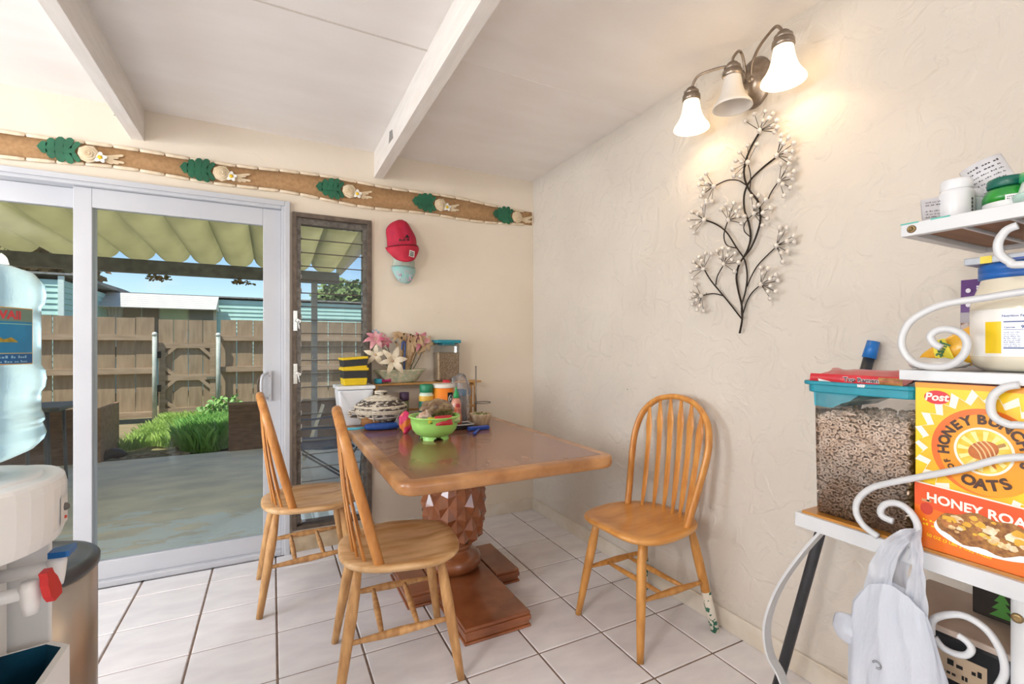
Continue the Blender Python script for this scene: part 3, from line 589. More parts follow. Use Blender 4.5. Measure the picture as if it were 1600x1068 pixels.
# wall lamp
NICK = mat('#a89a8c', '#8f8276', rough=.32, metal=.9, scale=30)
LY = 1.236; sl = thing('wall_lamp', 'brushed nickel wall lamp with three bell glass shades, two lit', 'wall lamp', (XW, LY, 2.27))
m = MB().lathe([(.075, 0), (.078, .006), (.07, .016), (.05, .022), (.045, .034), (.02, .045), (1e-4, .048)], NICK, n=32, R=Ry(radians(-90)), sy=1.0, sx=1.3); m.build('wall_plate', sl)
LITG = mat('#fff2dc', rough=.3, emit='#ffdfae', estr=2.6)
UNG = mat('#ece6de', '#e2dad0', rough=.35, scale=4, coat=.3, trans=.0, sss=.2)
for (y, lit, nm) in ((1.438, 1, 'left'), (1.237, 0, 'middle'), (1.032, 1, 'right')):
    dy = y-LY; x = -.135
    if nm == 'middle': pts = [(-.035, .012, .0), (-.045, .012, .05), (-.07, .006, .098), (-.10, 0, .102), (-.13, 0, .07), (x, 0, .045)]
    else:
        s_ = 1 if dy > 0 else -1; pts = [(-.035, s_*.012, .0), (-.05, s_*.02, .045), (-.07, s_*.06, .082), (-.10, s_*.12, .092), (-.128, s_*.175, .085), (x, dy, .045)]
    MB().tube(smooth_pts(pts, 6), .0055, NICK).ball(pts[0], .016, NICK, 12).build('arm', sl)
    so_ = MB().lathe([(.012, .050), (.02, .044), (.022, .036), (.030, .032), (.031, .022), (.027, .018), (.036, .014), (.037, -.004), (.03, -.012)], NICK, (x, dy, 0), 24).build('socket_cup', sl)
    prof = [(.030, .005), (.033, -.02), (.038, -.05), (.045, -.075), (.056, -.098), (.070, -.118), (.073, -.128)]
    g = MB().lathe(prof+[(r-.004, z) for r, z in prof[::-1]], LITG if lit else UNG, (x, dy, 0), 32, smooth=True)
    g.f = [q for q in g.f if len(q) == 4 or True]
    go = MB(); go.v = g.v; go.mats = g.mats
    keep = [i for i, q in enumerate(g.f) if len(q) == 4]; go.f = [g.f[i] for i in keep]; go.m = [g.m[i] for i in keep]; go.sm = [g.sm[i] for i in keep]
    sh_ = go.build('lamp_shade', sl)
    if lit:
        tag(sh_, label='lit glowing glass shade')
        MB().ball((x, dy, -.055), .022, mat('#fff6e6', emit='#ffe2b8', estr=12), 12, (1, 1, 1.3)).build('bulb', sh_)
        lamp('bulb_light', 'POINT', (XW+x, y, 2.195), 1.6, (1, .80, .56), shadow_soft_size=.02)
    else: tag(sh_, label='unlit white glass shade')
# metal wall sculpture
IRON = mat('#2b241f', '#3a3028', rough=.45, metal=.7, scale=40); BEAD = mat('#efe8e0', '#cfc6bc', rough=.12, metal=.15, scale=60, coat=1)
wa = thing('wall_sculpture', 'dark metal branch wall sculpture with clear beaded blossoms below the lamp', 'wall decor', (XW, 1.3, 1.7))
def A(cx, cy, off=.02): return W(1050+cx/2.809, 160+cy/2.809, 0, XW-off)
ST = [([(297, 1012), (308, 950), (306, 890), (290, 820), (283, 760), (300, 700), (345, 640), (375, 570), (388, 510), (380, 440), (340, 385), (318, 330), (320, 270), (345, 200), (380, 138)], 5),
      ([(308, 950), (306, 890), (322, 830), (330, 760), (318, 690), (285, 640), (240, 570), (195, 535), (150, 517)], 4),
      ([(300, 700), (330, 650), (345, 590), (335, 520), (318, 470), (318, 400), (345, 340), (400, 285), (455, 242)], 4.5),
      ([(305, 948), (260, 890), (215, 835), (170, 780), (142, 733)], 3.5), ([(225, 848), (180, 838), (132, 847)], 3),
      ([(192, 800), (200, 760), (227, 712)], 3), ([(280, 638), (240, 625), (228, 580), (245, 520)], 3),
      ([(325, 362), (290, 342), (240, 342), (185, 368)], 3), ([(330, 808), (345, 770), (380, 710), (455, 635)], 3),
      ([(312, 925), (330, 870), (355, 830), (390, 800)], 3), ([(420, 430), (435, 395), (465, 350)], 3),
      ([(345, 590), (318, 565), (320, 530), (358, 488)], 2.5), ([(342, 380), (345, 320), (333, 268)], 2.5)]
for k, (pts, r) in enumerate(ST):
    MB().tube(smooth_pts([A(x, y, .018+.008*sin(i*1.3+k)) for i, (x, y) in enumerate(pts)], 5), r*.00085, IRON, n=6).build('stem', wa, world=True)
CL = [((385, 122), [(322, 82), (362, 50), (410, 38), (443, 48), (460, 80), (462, 110), (452, 130), (425, 70), (400, 80), (440, 100)]),
      ((333, 262), [(268, 295), (280, 255), (298, 218), (333, 188), (372, 185), (300, 325), (272, 322), (305, 260)]),
      ((460, 232), [(480, 145), (512, 155), (535, 180), (530, 215), (500, 218), (520, 245), (515, 268), (490, 180), (478, 170)]),
      ((470, 345), [(480, 270), (513, 270), (537, 302), (530, 335), (520, 375), (492, 410), (500, 300), (513, 320), (485, 360)]),
      ((183, 368), [(120, 362), (128, 335), (150, 312), (128, 412), (150, 440), (173, 435), (142, 382), (150, 355), (138, 398)]),
      ((140, 515), [(88, 482), (75, 515), (85, 548), (97, 572), (150, 432), (133, 455), (112, 490), (110, 530)]),
      ((248, 515), [(215, 470), (237, 450), (272, 442), (300, 462), (318, 500), (305, 530), (255, 470), (280, 480), (290, 500)]),
      ((360, 488), [(348, 412), (380, 408), (412, 428), (433, 465), (418, 510), (398, 540), (380, 450), (400, 485), (362, 455)]),
      ((458, 628), [(472, 550), (503, 552), (535, 585), (535, 612), (508, 655), (487, 700), (478, 578), (505, 610), (480, 660)]),
      ((390, 798), [(390, 725), (422, 730), (455, 757), (465, 782), (455, 830), (432, 860), (397, 752), (430, 775), (422, 830), (433, 805)]),
      ((227, 708), [(198, 652), (222, 640), (250, 643), (278, 660), (292, 702), (275, 742), (215, 680), (243, 672), (262, 690)]),
      ((137, 730), [(95, 700), (83, 742), (90, 770), (118, 678), (147, 662), (172, 665), (110, 722), (130, 695)]),
      ((128, 848), [(103, 797), (87, 827), (82, 860), (90, 886), (110, 910), (138, 915), (100, 843), (108, 868), (122, 893)])]
b0 = MB().ball((0, 0, 0), .0098, BEAD, 8).build('bead', wa); bpy.data.objects.remove(b0) if 0 else None
first = True
for (c, ends) in CL:
    hc = A(c[0], c[1], .03); m = MB(); m.ball(hc, .011, BEAD, 8); es = []
    for i, e in enumerate(ends):
        q = A(e[0], e[1], .02+.028*((i*37) % 10)/10); es.append(q); m.tube([hc, q], .0013, IRON, n=4)
    co = m.build('blossom', wa, world=True)
    for q in es:
        if first: b0.parent = co; o = b0; first = False
        else: o = b0.copy(); C.objects.link(o); o.parent = co
        o.location = q-world_origin(wa)

# ------------------------------------------------------------------ table
TX0, TX1, TY0, TY1, TZ1 = .375, 1.302, 1.55, 2.985, .75
LAM = mat('#9a6a52', '#855442', rough=.22, scale=3, stretch=(3, 1, 1), detail=8, coat=.35, lo=.3, hi=.75); EDGE = mat('#cf9862', '#a06c40', rough=.35, scale=7, stretch=(1, 1, 1), coat=.35, lo=.35, hi=.62, detail=9, bump=.1)
CARVE = mat('#a4633c', '#864a2a', rough=.25, scale=6, coat=.6, detail=6)
tb = thing('dining_table', 'wooden pedestal dining table with brown laminate top and carved pineapple base', 'table', ((TX0+TX1)/2, 2.3, 0))
def rr(x0, x1, y0, y1, r, n=6):
    out = []
    for (cx_, cy_, a0) in ((x1-r, y0+r, -pi/2), (x1-r, y1-r, 0), (x0+r, y1-r, pi/2), (x0+r, y0+r, pi)):
        for i in range(n+1): a = a0+pi/2*i/n; out.append((cx_+r*cos(a), cy_+r*sin(a)))
    return out
P_ = lambda u, v, w: (u, v, w)
MB().prism(rr(TX0+.052, TX1-.052, TY0+.052, TY1-.052, .01), P_, TZ1-.03, TZ1+.0005, LAM).build('laminate_top', tb, world=True)
ob, ib = rr(TX0, TX1, TY0, TY1, .075), rr(TX0+.052, TX1-.052, TY0+.052, TY1-.052, .01)
prof = [(1, TZ1-.044, .8), (1, TZ1-.036, 0), (1, TZ1-.012, 0), (1, TZ1-.003, .15), (1, TZ1, .35)]
m = MB(); k = len(ob); vs = []
rings = [(.0, TZ1-.046, 1), (.22, TZ1-.048, 0), (.06, TZ1-.042, 0), (0, TZ1-.03, 0), (0, TZ1-.016, 0), (.06, TZ1-.004, 0), (.22, TZ1+.0, 0), (0, TZ1, 1)]
for t_, z, inner in rings:
    for i in range(k):
        a = ob[i]; b = ib[i]
        q = b if inner else (a[0]*(1-t_)+b[0]*t_, a[1]*(1-t_)+b[1]*t_)
        vs.append((q[0], q[1], z))
fs = [(r*k+i, r*k+(i+1) % k, (r+1)*k+(i+1) % k, (r+1)*k+i) for r in range(len(rings)-1) for i in range(k)]
m.add(vs, fs, EDGE, True); m.prism(ib, P_, TZ1-.046, TZ1-.031, EDGE); m.build('edge_band', tb, world=True)
PCX, PCY = .842, 2.31
m = MB(); nd = 12; rows = 9; zb_, zt_ = .19, .715
def prad(z):
    t = (z-zb_)/(zt_-zb_); return .075+.080*sin(pi*min(1, (t*.93+.12)))**.62 if t > 0 else .085
# faceted diamonds: lattice points with raised centres
P = lambda i, j, r=0: (lambda z, a: ((prad(z)+r)*cos(a), (prad(z)+r)*sin(a), z))(zb_+(zt_-zb_)*j/rows, 2*pi*(i+.5*(j % 2))/nd)
for j in range(-1, rows):
    for i in range(nd):
        if j+2 > rows or j < 0: continue
        sh_ = j % 2
        bot = P(i, j); L_ = P(i-1+sh_, j+1); R2 = P(i+sh_, j+1); top = P(i, j+2)
        cz_ = zb_+(zt_-zb_)*(j+1)/rows; a = 2*pi*(i+.5*sh_)/nd; ctr = ((prad(cz_)+.016)*cos(a), (prad(cz_)+.016)*sin(a), cz_-.01)
        m.add([bot, R2, top, L_, ctr], [(0, 1, 4), (1, 2, 4), (2, 3, 4), (3, 0, 4)], CARVE)
m.lathe([(.07, zb_-.005), (prad(zb_)-.004, zb_), (prad(zb_+.12)-.01, zb_+.12), (prad(.45)-.008, .45), (prad(.6)-.006, .6), (prad(zt_)-.002, zt_), (1e-3, zt_)], CARVE, n=24)
m.build('pineapple_column', tb).location = (PCX-tb.location.x, PCY-tb.location.y, 0)
MB().lathe([(.10, .065), (.128, .075), (.142, .10), (.138, .13), (.115, .150), (.085, .160), (.078, .168), (.092, .180), (.098, .192), (.088, .205), (.07, .21)], CARVE, (PCX-tb.location.x, PCY-tb.location.y, 0), 32).build('turned_foot', tb)
def plank(x0, x1, y0, y1):
    m = MB(); e = .012
    for (a, b, dd) in ((0, .012, 0), (.012, .030, .006), (.030, .052, .0), (.052, .067, .003)): m.bb(x0+dd, x1-dd, y0+dd, y1-dd, a, b, CARVE)
    return m
pA = plank(.69, .998, 1.765, 2.86); pA.build('foot_plank', tb, world=True, bevel=.004)
pB = plank(.552, .689, 2.13, 2.49); pB.build('foot_plank', tb, world=True, bevel=.004)
pB = plank(.999, 1.135, 2.13, 2.49); pB.build('foot_plank', tb, world=True, bevel=.004)

# ------------------------------------------------------------------ chairs
def make_chair(label, seat_m, leg_m, back_m):
    t = thing('windsor_chair', label, 'chair')
    def edge(a):     # seat outline: wide front, rounder back
        x = .220*cos(a)+.013; y = .220*sin(a)*(1-.13*max(0, -cos(a)))
        k_ = (abs(cos(a))**3+abs(sin(a))**3)**(-1/3)
        return x*k_-.0, y*k_
    m = MB(); rings = [(0.0, -.034), (.80, -.034), (.95, -.026), (1, -.014), (1.0, -.006), (.965, 0.0), (.8, -.004), (.55, -.011), (.3, -.010), (.0, -.008)]; n_ = 40; vs = []
    for r_, z in rings:
        for i in range(n_):
            a = 2*pi*i/n_; ex, ey = edge(a); r2 = max(r_, 1e-3)
            dz = .006*max(0, cos(a))*r_*cos(2*a) + (-.006*max(0, cos(a))*(abs(sin(a))) if r_ > .5 else 0)
            vs.append((ex*r2, ey*r2, .462+z+dz))
    fs = [(r*n_+i, r*n_+(i+1) % n_, (r+1)*n_+(i+1) % n_, (r+1)*n_+i) for r in range(len(rings)-1) for i in range(n_)]
    m.add(vs, fs, seat_m, True); m.build('seat', t)
    tops = {}; feet = {}
    for (fx, sx) in ((1, 1), (1, -1), (-1, 1), (-1, -1)):
        top = Vector((.145*fx, .135*sx, .432)); foot = Vector((.210*fx if fx > 0 else -.215, (.19 if fx > 0 else .203)*sx, 0)); tops[(fx, sx)] = top; feet[(fx, sx)] = foot
        pts = [top.lerp(foot, q) for q in (0, .1, .2, .35, .6, .85, 1)]; rs = [.0135, .0165, .0195, .0205, .0185, .0155, .0135]
        MB().tube(pts, rs, leg_m, n=12).build('leg', t)
    at = lambda k_, z: tops[k_].lerp(feet[k_], (.432-z)/.432)
    for sx in (1, -1):
        a = at((1, sx), .215); b = at((-1, sx), .205); MB().tube([a.lerp(b, q) for q in (0, .12, .3, .5, .7, .88, 1)], [.008, .009, .0125, .015, .0125, .009, .008], leg_m, n=10).build('stretcher', t)
    for q in (.33, .68):
        a = at((1, 1), .215).lerp(at((-1, 1), .205), q); b = at((1, -1), .215).lerp(at((-1, -1), .205), q); MB().tube([a.lerp(b, k_) for k_ in (0, .2, .5, .8, 1)], [.008, .010, .0125, .010, .008], leg_m, n=10).build('stretcher', t)
    # bow back
    hw = .178
    def lean(z): return -.075-.26*(z-.45)
    bow = []
    for i in range(29):
        q = i/28; a = pi*q
        zc = .745; 
        bow.append(a)
    pts = [(lean(z), y, z) for (y, z) in [(-.172, .445), (-.181, .52), (-.193, .60), (-.204, .68), (-.211, .75), (-.208, .81), (-.190, .875), (-.155, .922), (-.105, .957), (-.05, .973), (0, .978), (.05, .973), (.105, .957), (.155, .922), (.190, .875), (.208, .81), (.211, .75), (.204, .68), (.193, .60), (.181, .52), (.172, .445)]]
    MB().tube(smooth_pts(pts, 3), .0175, back_m, n=8, flat=(.75, 1.0)).build('back_bow', t)
    for i in range(6):
        s0 = (-1+2*i/5); y0_ = s0*.125; y1_ = s0*.150; zt__ = [.928, .960, .973, .973, .960, .928][i]; x0_ = -.155+.035*abs(s0)**2
        b0_ = Vector((x0_, y0_, .445)); b1 = Vector((lean(zt__), y1_, zt__)); n2 = 9; m = MB(); vs = []
        prof = [(.006, .0055), (.008, .006), (.0135, .0055), (.0155, .005), (.014, .005), (.0155, .005), (.020, .005), (.013, .005), (.006, .005)]; qs = (0, .08, .16, .3, .5, .68, .8, .9, 1)
        mid = Vector((-.01, 0, 0))
        for (w_, d_), q in zip(prof, qs):
            p = b0_.lerp(b1, q)+mid*sin(pi*q); vs += [p+Vector((-d_, -w_*.6, 0)), p+Vector((-d_, w_*.6, 0)), p+Vector((0, w_, 0)), p+Vector((d_, w_*.6, 0)), p+Vector((d_, -w_*.6, 0)), p+Vector((0, -w_, 0))]
        fs = [(r*6+i_, r*6+(i_+1) % 6, (r+1)*6+(i_+1) % 6, (r+1)*6+i_) for r in range(8) for i_ in range(6)]
        m.add(vs, fs, back_m, False); m.build('spindle', t)
    return t
WORN = mat('#dfb888', '#c0905a', rough=.5, scale=6, stretch=(1, 4, 4), bump=.1, detail=9, lo=.38, hi=.66, coat=.08)
c1 = make_chair('honey oak bow back chair against the right wall with taped back legs', mat('#e3a55a', '#d18f46', rough=.33, scale=5, stretch=(1, 5, 5), bump=.05, coat=.3), mat('#da9e54', '#c2853e', rough=.38, scale=10, stretch=(4, 4, 1), coat=.2), mat('#dd9c4c', '#c8823a', rough=.36, scale=8, stretch=(5, 5, 1), coat=.25))
c1.location = (1.452, 1.572, 0); c1.rotation_euler.z = radians(183)
TAPE = mat('#e5ded0', '#2f6f55', rough=.6, scale=42, lo=.52, hi=.56, detail=2)
for sx in (1, -1):
    top = Vector((-.145, .135*sx, .432)); foot = Vector((-.215, .203*sx, 0)); z1 = .165
    MB().tube([top.lerp(foot, q) for q in (1-z1/.432, .82, 1)], [.0205, .0195, .0175], TAPE, n=12).build('tape_wrap', c1)
c2_ = make_chair('worn bow back chair at the near left side of the table', WORN, mat('#d6a66e', '#b28250', rough=.5, scale=12, stretch=(4, 4, 1), bump=.15, detail=8), mat('#d49450', '#b87638', rough=.4, scale=8, stretch=(5, 5, 1), coat=.15))
c2_.location = (.422, 1.813, 0); c2_.rotation_euler.z = radians(-5.5)
c3 = copy_tree(c2_); c3['label'] = 'bow back chair nearest the sliding door, half behind the other'; c3.location = (.158, 2.575, 0); c3.rotation_euler.z = radians(1.5)

# ------------------------------------------------------------------ water dispenser and bin
DW = mat('#f6f4f2', '#f0eeec', rough=.35, scale=4, coat=.2)
DX, DY = -.56, 1.25
wd = thing('water_dispenser', 'white water dispenser with red and blue taps beside the sliding door', 'water dispenser', (DX, DY, 0))
bx0, bx1 = -.16, .125
m = MB(); m.bb(bx0, .06, -.125, .125, 0, .83, DW); m.build('body', wd, bevel=.006)
for y in (-.145, .145):
    MB().bb(bx0, bx1, y-.012 if y > 0 else y, y if y > 0 else y+.022, 0, .84, DW).build('side_fin', wd, bevel=.004)
MB().bb(.06, bx1-.005, -.123, .133, 0, .45, DW).build('lower_panel', wd, bevel=.006)
hp = [(-.17, -.148)]+[(.085+.098*cos(a)*1.0, .148*sin(a)) for a in [radians(-90+180*i/16) for i in range(17)]]+[(-.17, .148)]
m = MB()
rings = [(.825, .96), (.845, .99), (.87, 1.0), (.93, 1.0), (.945, .985), (.952, .95)]; k = len(hp)
vs = [(-.02+(x+.02)*s_, y*s_, z) for z, s_ in rings for x, y in hp]
m.add(vs, [(r*k+i, r*k+(i+1) % k, (r+1)*k+(i+1) % k, (r+1)*k+i) for r in range(5) for i in range(k)]+[tuple(range(k))[::-1], tuple(5*k+i for i in range(k))], DW, False)
m.lathe([(.135, .950), (.13, .957), (.09, .96), (.085, .957), (.062, .958), (.055, .975), (.045, .975)], DW, (.015, .01, 0), 32)
o = m.build('head', wd, bevel=.003)
ang = radians(48); m = MB()
def hs_(a, r, z): return (.085+(.0992+r)*cos(a), (.149+r)*sin(a), z)
m.grid(lambda u, v: hs_(radians(-3+17*u), .0006, .852+.055*v), 4, 1, mat('#f1eeea', '#e6e2de', rough=.4)); m.ball(hs_(radians(5), .001, .885), .008, mat('#6b6560', rough=.5), 8, (1, 1, 1)); m.ball(hs_(radians(5), .002, .885), .0065, mat('#f0ece8'), 8); m.ball(hs_(radians(5), .001, .864), .0035, mat('#d8503a'), 8)
m.build('indicator_panel', wd)
for (y, cl, nm, lx) in ((-.062, '#cf1f22', 'red', .0), (.058, '#1467b0', 'blue', 0)):
    m = MB().tube([(.06, y, .745), (.15, y, .752)], [.013, .012], DW, n=14); m.tube([(.06, y, .745), (.066, y, .745)], .024, DW, n=16); m.lathe([(.011, .712), (.014, .73), (.017, .76), (.013, .772)], DW, (.158, y, 0), 14)
    tp = m.build('tap', wd)
    m = MB()
    if nm == 'red': m.prism([(-.013, .775), (.013, .775), (.014, .765), (.021, .755), (.024, .735), (.017, .722), (-.017, .722), (-.024, .735), (-.021, .755), (-.014, .765)], lambda u, v, w: (.180+w+(.77-v)*.25, y+u, v+.012), -.006, .006, mat(cl, rough=.35))
    else: m.prism([(0, -.014), (.045, -.024), (.052, -.022), (.052, .022), (.045, .024), (0, .014)], lambda u, v, w: (.148+u*.7, y+v, .778+w+u*.05), -.006, .006, mat(cl, rough=.3))
    tag(m.build('tap_lever', tp), label=nm+' tap lever')
m = MB(); TEAL = mat('#14516c', '#0f4058', rough=.35)
tray = [(.03, -.07), (.13, -.095), (.175, -.06), (.175, .07), (.14, .10), (.03, .08)]
m.prism(tray, lambda u, v, w: (u, v, w), .45, .47, DW)
k = len(tray)
for i in range(k):
    a = tray[i]; b = tray[(i+1) % k]; m.add([(a[0], a[1], .45), (b[0], b[1], .45), (b[0], b[1], .575), (a[0], a[1], .575), (a[0]*.94, a[1]*.94, .575), (b[0]*.94, b[1]*.94, .575), (a[0]*.94, a[1]*.94, .46), (b[0]*.94, b[1]*.94, .46)], [(0, 1, 2, 3)], DW); m.add([(a[0], a[1], .575), (b[0], b[1], .575), (b[0]*.93, b[1]*.93, .575), (a[0]*.93, a[1]*.93, .575)], [(0, 1, 2, 3)], DW); m.add([(a[0]*.93, a[1]*.93, .575), (b[0]*.93, b[1]*.93, .575), (b[0]*.9, b[1]*.9, .47), (a[0]*.9, a[1]*.9, .47)], [(0, 1, 2, 3)], TEAL)
m.prism([(x*.9, y*.9) for x, y in tray], P_, .469, .472, TEAL); m.build('drip_tray', wd)
m = MB()
for j in range(7):
    m.words(-.05, .05, 0, .005, lambda x, y: (.0605, -.02+x, .655-j*.011+y), mat('#9a9693'), j)
m.lathe([(.013, 0), (.013, .0006), (1e-4, .0006)], mat('#d98a6a'), (.0602, -.06, .68), 20, R=Ry(radians(90))); m.lathe([(.010, 0), (.010, .0009), (1e-4, .0009)], mat('#efe9e4'), (.0602, -.06, .68), 20, R=Ry(radians(90)))
m.build('printed_notice', wd)
# bottle
BTC = Vector((-.545, 1.262, 0))
WTR = bpy.data.materials.new('bottle_water'); WTR.use_nodes = True; b = WTR.node_tree.nodes['Principled BSDF']
b.inputs['Base Color'].default_value = (.55, .80, .90, 1); b.inputs['Transmission Weight'].default_value = .72; b.inputs['Roughness'].default_value = .12; b.inputs['IOR'].default_value = 1.25
nz = WTR.node_tree.nodes.new('ShaderNodeTexNoise'); nz.inputs['Scale'].default_value = 90; bp = WTR.node_tree.nodes.new('ShaderNodeBump'); bp.inputs['Strength'].default_value = .25; bp.inputs['Distance'].default_value = .002
WTR.node_tree.links.new(nz.outputs[0], bp.inputs['Height']); WTR.node_tree.links.new(bp.outputs[0], b.inputs['Normal'])
bo = thing('water_bottle', 'large pale blue water bottle upside down on the dispenser', 'water bottle', (BTC.x, BTC.y, .975))
bz0 = .975
prof = [(.03, .955), (.032, .968), (.05, .975), (.088, .99), (.118, 1.005), (.132, 1.022), (.136, 1.035), (.132, 1.048), (.129, 1.055), (.134, 1.062), (.132, 1.072), (.128, 1.08), (.128, 1.118), (.134, 1.128), (.136, 1.145), (.134, 1.162), (.128, 1.172), (.128, 1.29), (.134, 1.298), (.136, 1.315), (.133, 1.335), (.118, 1.357), (.09, 1.368), (1e-3, 1.371)]
MB().lathe([(r, z-bz0) for r, z in prof], WTR, n=48).build('bottle_shell', bo)
def lab(u, v, r=.1286): a = radians(-95)+u/.1286; return (r*cos(a), r*sin(a), v-bz0)
m = MB()
def band(u0, u1, z0, z1, mm, r=.1286): m.grid(lambda s_, t_: lab(u0+(u1-u0)*s_, z0+(z1-z0)*t_, r), 16, 1, mm)
u0, u1 = -.12, .195
band(u0, u1, 1.176, 1.283, mat('#d8a865', rough=.4)); band(u0, u1-.002, 1.178, 1.281, mat('#1f86b8', '#1a78a8', rough=.35), .1289)
band(u0, u1-.002, 1.257, 1.281, mat('#6e8a78', '#7a8f86', rough=.4), .1291); band(u0, u1-.002, 1.178, 1.196, mat('#17609a', rough=.35), .1291); band(u0, u1-.002, 1.1965, 1.198, mat('#c9b878', rough=.4), .1293)
band(u0, u1-.002, 1.2515, 1.253, mat('#8ec4b0'), .1293)
for k_, (a, b_) in enumerate(((-.1, .1), (.02, .16))):
    m.add([lab(a+(b_-a)*i/12, 1.214+.004*k_, .1293) for i in range(13)]+[lab(a+(b_-a)*i/12, 1.222+.016*max(0, sin(pi*i/12))*(1-.5*k_)+.003*sin(i*3), .1293) for i in range(13)], [(i, i+1, 14+i, 13+i) for i in range(12)], mat('#4f4a3c' if k_ == 0 else '#c9a72c', '#3a3d34' if k_ == 0 else '#8a7a2c', rough=.5, scale=80))
m.text('MENEHUNE HAWAII', .0215, lambda x, y: lab(x+.068, y+1.268, .1294), mat('#cf4148', rough=.5), .04)
m.words(-.03, .13, 1.188, .005, lambda x, y: lab(x+.05, y, .1294), mat('#8fc0dc'), 3); m.words(-.03, .13, 1.180, .004, lambda x, y: lab(x+.05, y, .1294), mat('#8fc0dc'), 4)
m.build('bottle_label', bo)
# bin
STEEL = mat('#cbc6c1', '#b5b0ab', rough=.28, metal=.85, scale=5, stretch=(1, 1, .1)); 
tcn = thing('trash_can', 'round stainless steel trash can with a black lid behind the water dispenser', 'trash can', (-.585, 1.60, 0))
MB().lathe([(.165, 0), (.168, .01), (.170, .03), (.170, .635)], STEEL, n=48).build('can_body', tcn)
MB().lathe([(.171, 0), (.174, .004), (.174, .03), (.171, .034)], BLACK, n=48).build('base_ring', tcn)
MB().lathe([(.171, .632), (.175, .636), (.175, .655), (.168, .662), (.155, .664), (.150, .661), (.10, .672), (1e-3, .676)], mat('#4a4c50', '#3d3f43', rough=.3), n=48).build('can_lid', tcn)

# ------------------------------------------------------------------ things on the table
TT = TZ1
def put(t, x, y, z=TT): t.location = (x, y, z); return t
# wide frame for looking: sizes are metric
t = thing('storage_tub', 'white plastic lidded tub at the back left corner of the table', 'tub', (.432, 2.91, TT))
WP = mat('#e6e8ec', '#dcdfe4', rough=.3, scale=3, sss=.1)
m = MB(); m.box((0, 0, .105), (.2, .19, .21), WP, taper=.80); m.build('tub_body', t, bevel=.012)
MB().box((0, 0, .222), (.215, .205, .022), WP).build('tub_lid', t, bevel=.006)
m = MB().tube([(-.09, -.10, .2), (-.04, -.115, .11), (.03, -.113, .12), (.09, -.10, .2)], .002, mat('#cfd2d8')); m.build('wire_handle', t)
t = thing('striped_cup_stack', 'black and yellow plastic cups stacked on the white tub', 'cups', (.43, 2.90, TT+.234)); t.scale = (1, 1, 1.2)
YL = mat('#e8c51a', rough=.4); BK = mat('#2f2f30', rough=.5)
for z, h_ in ((0, .085), (.062, .075)):
    m = MB(); m.box((0, 0, h_*.24), (.135, .12, h_*.48), YL, taper=.93); m.box((0, 0, h_*.62), (.14, .124, h_*.5), BK, taper=.96); m.box((0, 0, h_*.92), (.148, .132, h_*.16), YL); o = m.build('cup', t, bevel=.004); o.location.z = z; o.rotation_euler = (0, -.05 if z else 0, .05)
# woven lidded basket
WV = mat('#ddd4c4', '#c7bba6', rough=.8, scale=70, bump=.4); WVD = mat('#4a3f38', '#d8cfbf', rough=.8, scale=38, stretch=(1, 1, 3), lo=.5, hi=.56, bump=.4)
t = thing('woven_basket', 'black and white woven lidded basket behind the blue brush', 'basket', (.562, 2.772, TT)); t.scale = (1, 1, 1.12) 
def coil(prof, name, cols):
    m = MB()
    for i in range(len(prof)-1):
        (r0, z0_), (r1, z1_) = prof[i], prof[i+1]
        m.lathe([(r0, z0_), ((r0+r1)/2+.003, (z0_+z1_)/2+.001), (r1, z1_)], cols[i % len(cols)], n=36)
    return m.build(name, t)
coil([(.05, 0), (.08, .012), (.10, .03), (.118, .045), (.132, .058), (.142, .070), (.147, .08), (.147, .092)], 'basket_body', [WVD, WVD, WVD, WV, WVD, WV, WV])
coil([(.150, .092), (.150, .102), (.14, .112), (.122, .124), (.10, .137), (.07, .15), (.04, .158), (.03, .16), (.036, .175), (.03, .182), (1e-3, .183)], 'basket_lid', [WVD, WV, WVD, WVD, WV, WV, WV, WVD, WV, WV])
for a in (2.9, 4.2, 5.3):
    MB().tube([(.149*cos(a), .149*sin(a), .085), (.12*cos(a), .12*sin(a), .035), (.075*cos(a), .075*sin(a), .005)], .003, WV).build('rib_strip', t)
MB().tube(smooth_pts([(-.14, -.02, .085), (-.175, -.01, .08), (-.165, 0, .06), (-.135, 0, .055)], 4), .008, WVD).build('basket_handle', t)
# crumpled brown bread bag
def blob(name, label, cat, loc, sc3, mm, amp=.015, f=14, n=24, seed=0, rz=0):
    m = MB().ball((0, 0, 0), 1, mm, n, (1, 1, 1)); o = m.build(name)
    for v in o.data.vertices:
        q = noise.noise_vector(v.co*1.6+Vector((seed*7.1, 3, 1))); v.co = Vector((v.co.x*sc3[0], v.co.y*sc3[1], v.co.z*sc3[2])); v.co += q*amp; v.co += noise.noise_vector(v.co*60+Vector((seed, 0, 0)))*amp*.25
        v.co.z = max(v.co.z, -sc3[2])
    o.location = (loc[0], loc[1], loc[2]+sc3[2]); o.rotation_euler.z = rz; return tag(o, label, cat)
blob('paper_bag', 'crumpled brown bag under the front of the woven basket', 'bag', (.525, 2.70, TT), (.085, .035, .036), mat('#9a6a3c', '#7c5230', rough=.7, scale=12), .02, seed=2)
blob('clear_wrapper', 'crumpled clear plastic wrapper right of the brown bag', 'wrapper', (.665, 2.62, TT), (.05, .035, .036), clear((.98, .98, .99), 1.2, .08, .3, '#e9e9f0'), .03, seed=4)
t = thing('blue_brush', 'blue oblong brush with a light blue handle lying at the table edge', 'brush', (.475, 2.635, TT), radians(-2))
m = MB().lathe([(1e-3, 0), (.9, .0), (1.0, .3), (1.0, .7), (.92, 1), (1e-3, 1)], mat('#1d4f9e', '#163f86', rough=.6, scale=60, bump=.3), n=28, sx=1, sy=1); 
for i, v in enumerate(m.v): m.v[i] = Vector((v.x*.105+.075, v.y*.036, .006+v.z*.030))
m.build('brush_head', t)
